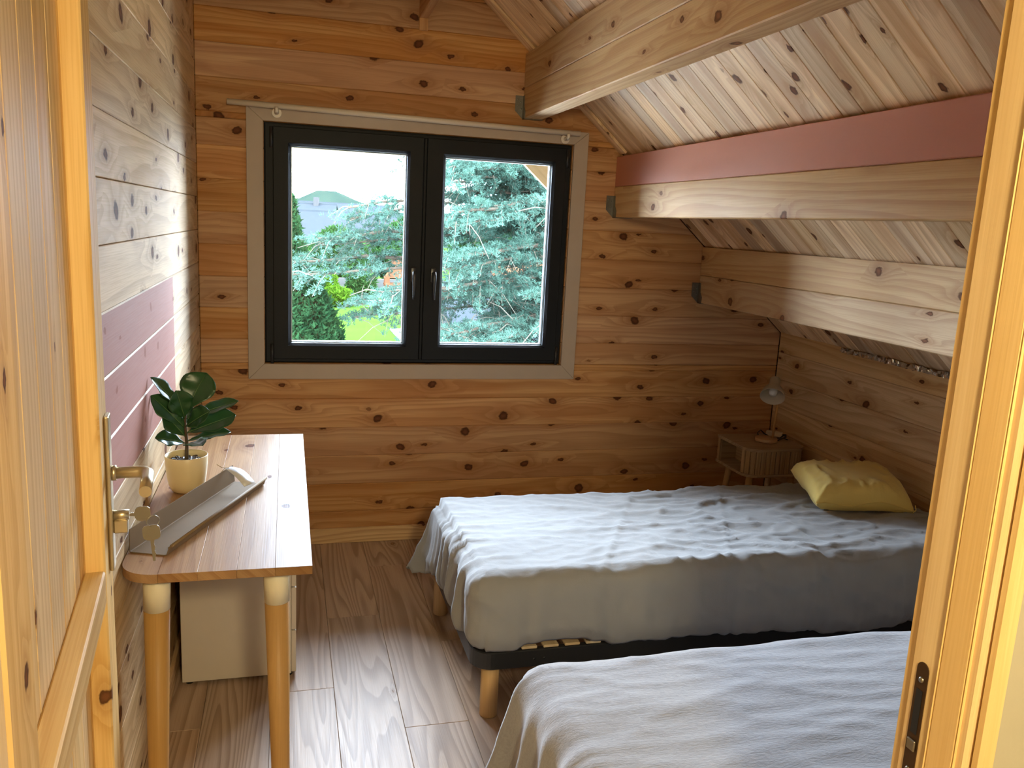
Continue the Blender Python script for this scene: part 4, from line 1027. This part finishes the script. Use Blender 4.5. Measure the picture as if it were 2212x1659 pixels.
# ---- conifers and shrubs
def conifer(name, label, loc, prof, mat, n, ln, wd, core, per=5, lump=0.10, cat='bush'):
    """prof: list of (radius, height); surface of leafy tufts over a dark inner mass"""
    t = thing(name, label, cat, loc)
    lathe('inner_mass', [(max(0.001, r*0.86), h) for r, h in prof], core, t, 20, caps=False)
    H = prof[-1][1]; T = []
    for _ in range(n):
        h = H*random.random()**0.9
        for (r0, h0), (r1, h1) in zip(prof, prof[1:]):
            if h0 <= h <= h1: r = r0 + (r1-r0)*(h-h0)/max(1e-5, h1-h0); break
        a = random.random()*2*PI
        r *= 0.86 + 0.14*random.random() + lump*NZ(Vector((math.cos(a)*2.2, math.sin(a)*2.2, h*2.4))) + lump*0.6*NZ(Vector((math.cos(a)*6, math.sin(a)*6, h*6)))
        T.append((r*math.cos(a), r*math.sin(a), h))
    needles(T, 'leaves', mat, t, per, ln, wd)
    return t
conifer('thuja_bush', 'large dark green conifer bush at the lower left of the left window pane', (0.02, 8.0, GZ), [(0.9, 0.0), (1.15, 1.4), (1.12, 2.5), (0.98, 3.1), (0.72, 3.5), (0.34, 3.78), (0.02, 3.9)], 'thuja', 15000, 0.075, 0.020, 'thuja_brown')
conifer('cypress_tree', 'tall green cypress at the left edge of the left window pane', (0.0, 12.5, GZ), [(0.9, 0.0), (0.95, 2.0), (0.80, 3.1), (0.64, 3.9), (0.52, 4.5), (0.30, 4.95), (0.02, 5.3)], 'thuja', 9000, 0.10, 0.028, 'thuja_brown', cat='tree')
for i, (x, y, r, h, m, lb) in enumerate(((2.3, 41.2, 0.65, 1.3, 'lime', 'lime green round shrub in front of the grey garden wall'), (4.25, 41.6, 0.72, 1.5, 'midgreen', 'dark leafy shrub beside the brick barbecue'), (2.7, 37.5, 0.8, 0.8, 'lime', 'low lime green shrub at the edge of the lawn'))):
    conifer('garden_shrub', lb, (x, y, GZ), [(r*0.7, 0), (r, h*0.4), (r*0.8, h*0.8), (0.02, h)], m, 1500, 0.22, 0.07, 'thuja_brown', 4, 0.15)
for i, (x, y, r, h, lb) in enumerate(((-3.4, 20, 2.6, 6.1, 'unseen green tree added nearest on the left to block low sky light'), (-9.6, 22, 3.0, 6.5, 'unseen green tree added second on the left to block low sky light'), (-17.5, 24, 3.5, 7.2, 'unseen green tree added furthest left to block low sky light'), (3.4, 50, 2.0, 3.4, 'broad green tree behind the garden wall'), (8.2, 53, 2.3, 4.2, 'tall green tree behind the brick barbecue'), (13.8, 51, 2.9, 5.6, 'dense green tree far behind the cedar'), (21.6, 52, 3.1, 6.2, 'rounded green tree furthest right behind the cedar'))):  # first three stand out of view, added to shade the beams from low sky
    conifer('garden_tree', lb, (x, y, GZ), [(r*0.5, 0), (r, h*0.35), (r*0.85, h*0.75), (0.05, h)], 'midgreen', 2600, 0.40, 0.12, 'thuja_brown', 4, 0.15, 'tree')
# ---- garden wall, barbecue, garden chair
tagp(box('garden_wall', (1.0, 43.5, GZ), (14.0, 43.75, GZ+0.95), 'gwall', None, None, 0.02), 'low grey rendered garden wall across the far end of the lawn', 'wall')
bq = thing('brick_barbecue', 'orange brick garden barbecue standing at the grey wall', 'barbecue', (6.15, 41.2, GZ))
for lo, hi in (((-0.7, -0.3, 0), (-0.45, 0.35, 1.2)), ((0.45, -0.3, 0), (0.7, 0.35, 1.2))): box('pier', lo, hi, 'terra', bq, None, 0.01)
box('hearth', (-0.72, -0.35, 0.80), (0.72, 0.38, 0.92), 'terra', bq, None, 0.01)
prism('hood', [(-0.72, 1.2), (0.72, 1.2), (0.30, 1.75), (0.30, 2.35), (-0.30, 2.35), (-0.30, 1.75)], -0.3, 0.35, 'xz', 'terra', bq)
gc = thing('garden_lounger', 'small turquoise garden lounger standing on the lawn', 'lounger', (4.7, 37.0, GZ), 0.3)
mt_tq = plain('turquoise_plastic', (0.008, 0.036, 0.028), 0.5)
box('seat', (-0.6, -0.3, 0.30), (0.35, 0.3, 0.36), mt_tq, gc, None, 0.01)
prism('backrest', [(0.36, 0.30), (0.40, 0.30), (0.75, 0.75), (0.71, 0.77)], -0.3, 0.3, 'xz', mt_tq, gc)
for sx, sy in ((-0.55, -0.25), (0.3, -0.25), (-0.55, 0.25), (0.3, 0.25)): tube('leg', [(sx, sy, 0), (sx, sy, 0.2995)], 0.02, mt_tq, gc, 8)
# ---- neighbouring roofs
def house(name, label, loc, sx, sy, hw, hr, roofm, rot=0.0):
    h = thing(name, label, 'house', loc, rot)
    box('walls', (-sx/2, -sy/2, 0), (sx/2, sy/2, hw), 'hwall', h)
    for sg in (-1, 1):
        V = [(-sx/2-.3, sg*(sy/2+.3), hw-.15), (sx/2+.3, sg*(sy/2+.3), hw-.15), (sx/2+.3, 0, hw+hr), (-sx/2-.3, 0, hw+hr)]
        o = mesh('roof', V, [(0, 1, 2, 3)], roofm, h); m_ = o.modifiers.new('thickness', 'SOLIDIFY'); m_.thickness = 0.15
    for sg in (-1, 1): mesh('gable', [(sg*sx/2, -sy/2, hw), (sg*sx/2, sy/2, hw), (sg*sx/2, 0, hw+hr-.1)], [(0, 1, 2)], 'hwall', h)
    nw = max(2, int(sx/2.4))
    for k in range(nw):
        xx = -sx/2 + sx*(k+0.5)/nw; w_ = box('window', (xx-0.5, -sy/2-0.04, hw*0.4), (xx+0.5, -sy/2+0.02, hw*0.4+1.1), 'hwall', h)
        box('pane', (xx-0.42, -sy/2-0.06, hw*0.4+0.08), (xx+0.42, -sy/2-0.041, hw*0.4+1.02), 'dkwin', w_)
    ch = box('chimney', (sx*0.28, -0.3, hw+hr-0.6), (sx*0.28+0.5, 0.3, hw+hr+0.7), 'hwall', h)
    return h
house('village_house', 'pale house with grey roof beside the cypress, nearest of the far houses', (4.0, 66, GZ), 8, 7, 2.4, 2.2, 'slate', 0.25)
house('village_house', 'small grey-roofed house on the skyline left of the cedar', (0.5, 84, GZ), 9, 7, 3.4, 2.0, 'slate', -0.2)
house('village_house', 'grey-roofed house furthest away under the wooded hill', (7.0, 98, GZ), 11, 7, 3.6, 2.2, 'slate', 0.1)
house('clay_roof_house', 'house with orange clay roof behind the lower cedar boughs', (10.6, 26, GZ), 6, 5, 1.6, 1.5, 'terra', 0.15)
house('slate_roof_shed', 'low slate-roofed shed at the bottom right of the right window pane', (6.6, 14.5, GZ), 5.2, 3.6, 1.95, 0.9, 'slate', 0.0)
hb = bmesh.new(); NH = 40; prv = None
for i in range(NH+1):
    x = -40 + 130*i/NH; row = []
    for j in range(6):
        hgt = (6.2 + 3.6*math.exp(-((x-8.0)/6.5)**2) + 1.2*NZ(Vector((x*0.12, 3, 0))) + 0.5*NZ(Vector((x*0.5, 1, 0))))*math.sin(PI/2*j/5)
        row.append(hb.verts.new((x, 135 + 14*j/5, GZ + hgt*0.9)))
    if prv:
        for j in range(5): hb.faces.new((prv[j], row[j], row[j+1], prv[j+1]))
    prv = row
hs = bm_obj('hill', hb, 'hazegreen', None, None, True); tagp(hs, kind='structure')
# ---- own roof overhang with barge boards outside the window
ov = tagp(empty('roof_overhang'), kind='structure')
slope_box('soffit', 0.16, 0.60, -0.25, 3.6, 0.02, 0.14, 'barge', ov)
for k, (t0, t1, ya, yb_) in enumerate(((-0.262, -0.15, 0.575, 0.600), (-0.1495, -0.04, 0.587, 0.612), (-0.0395, 0.13, 0.600, 0.628))):
    slope_box('barge_board', ya, yb_, -0.25, 3.6, t0, t1, 'barge', ov, 0.003)
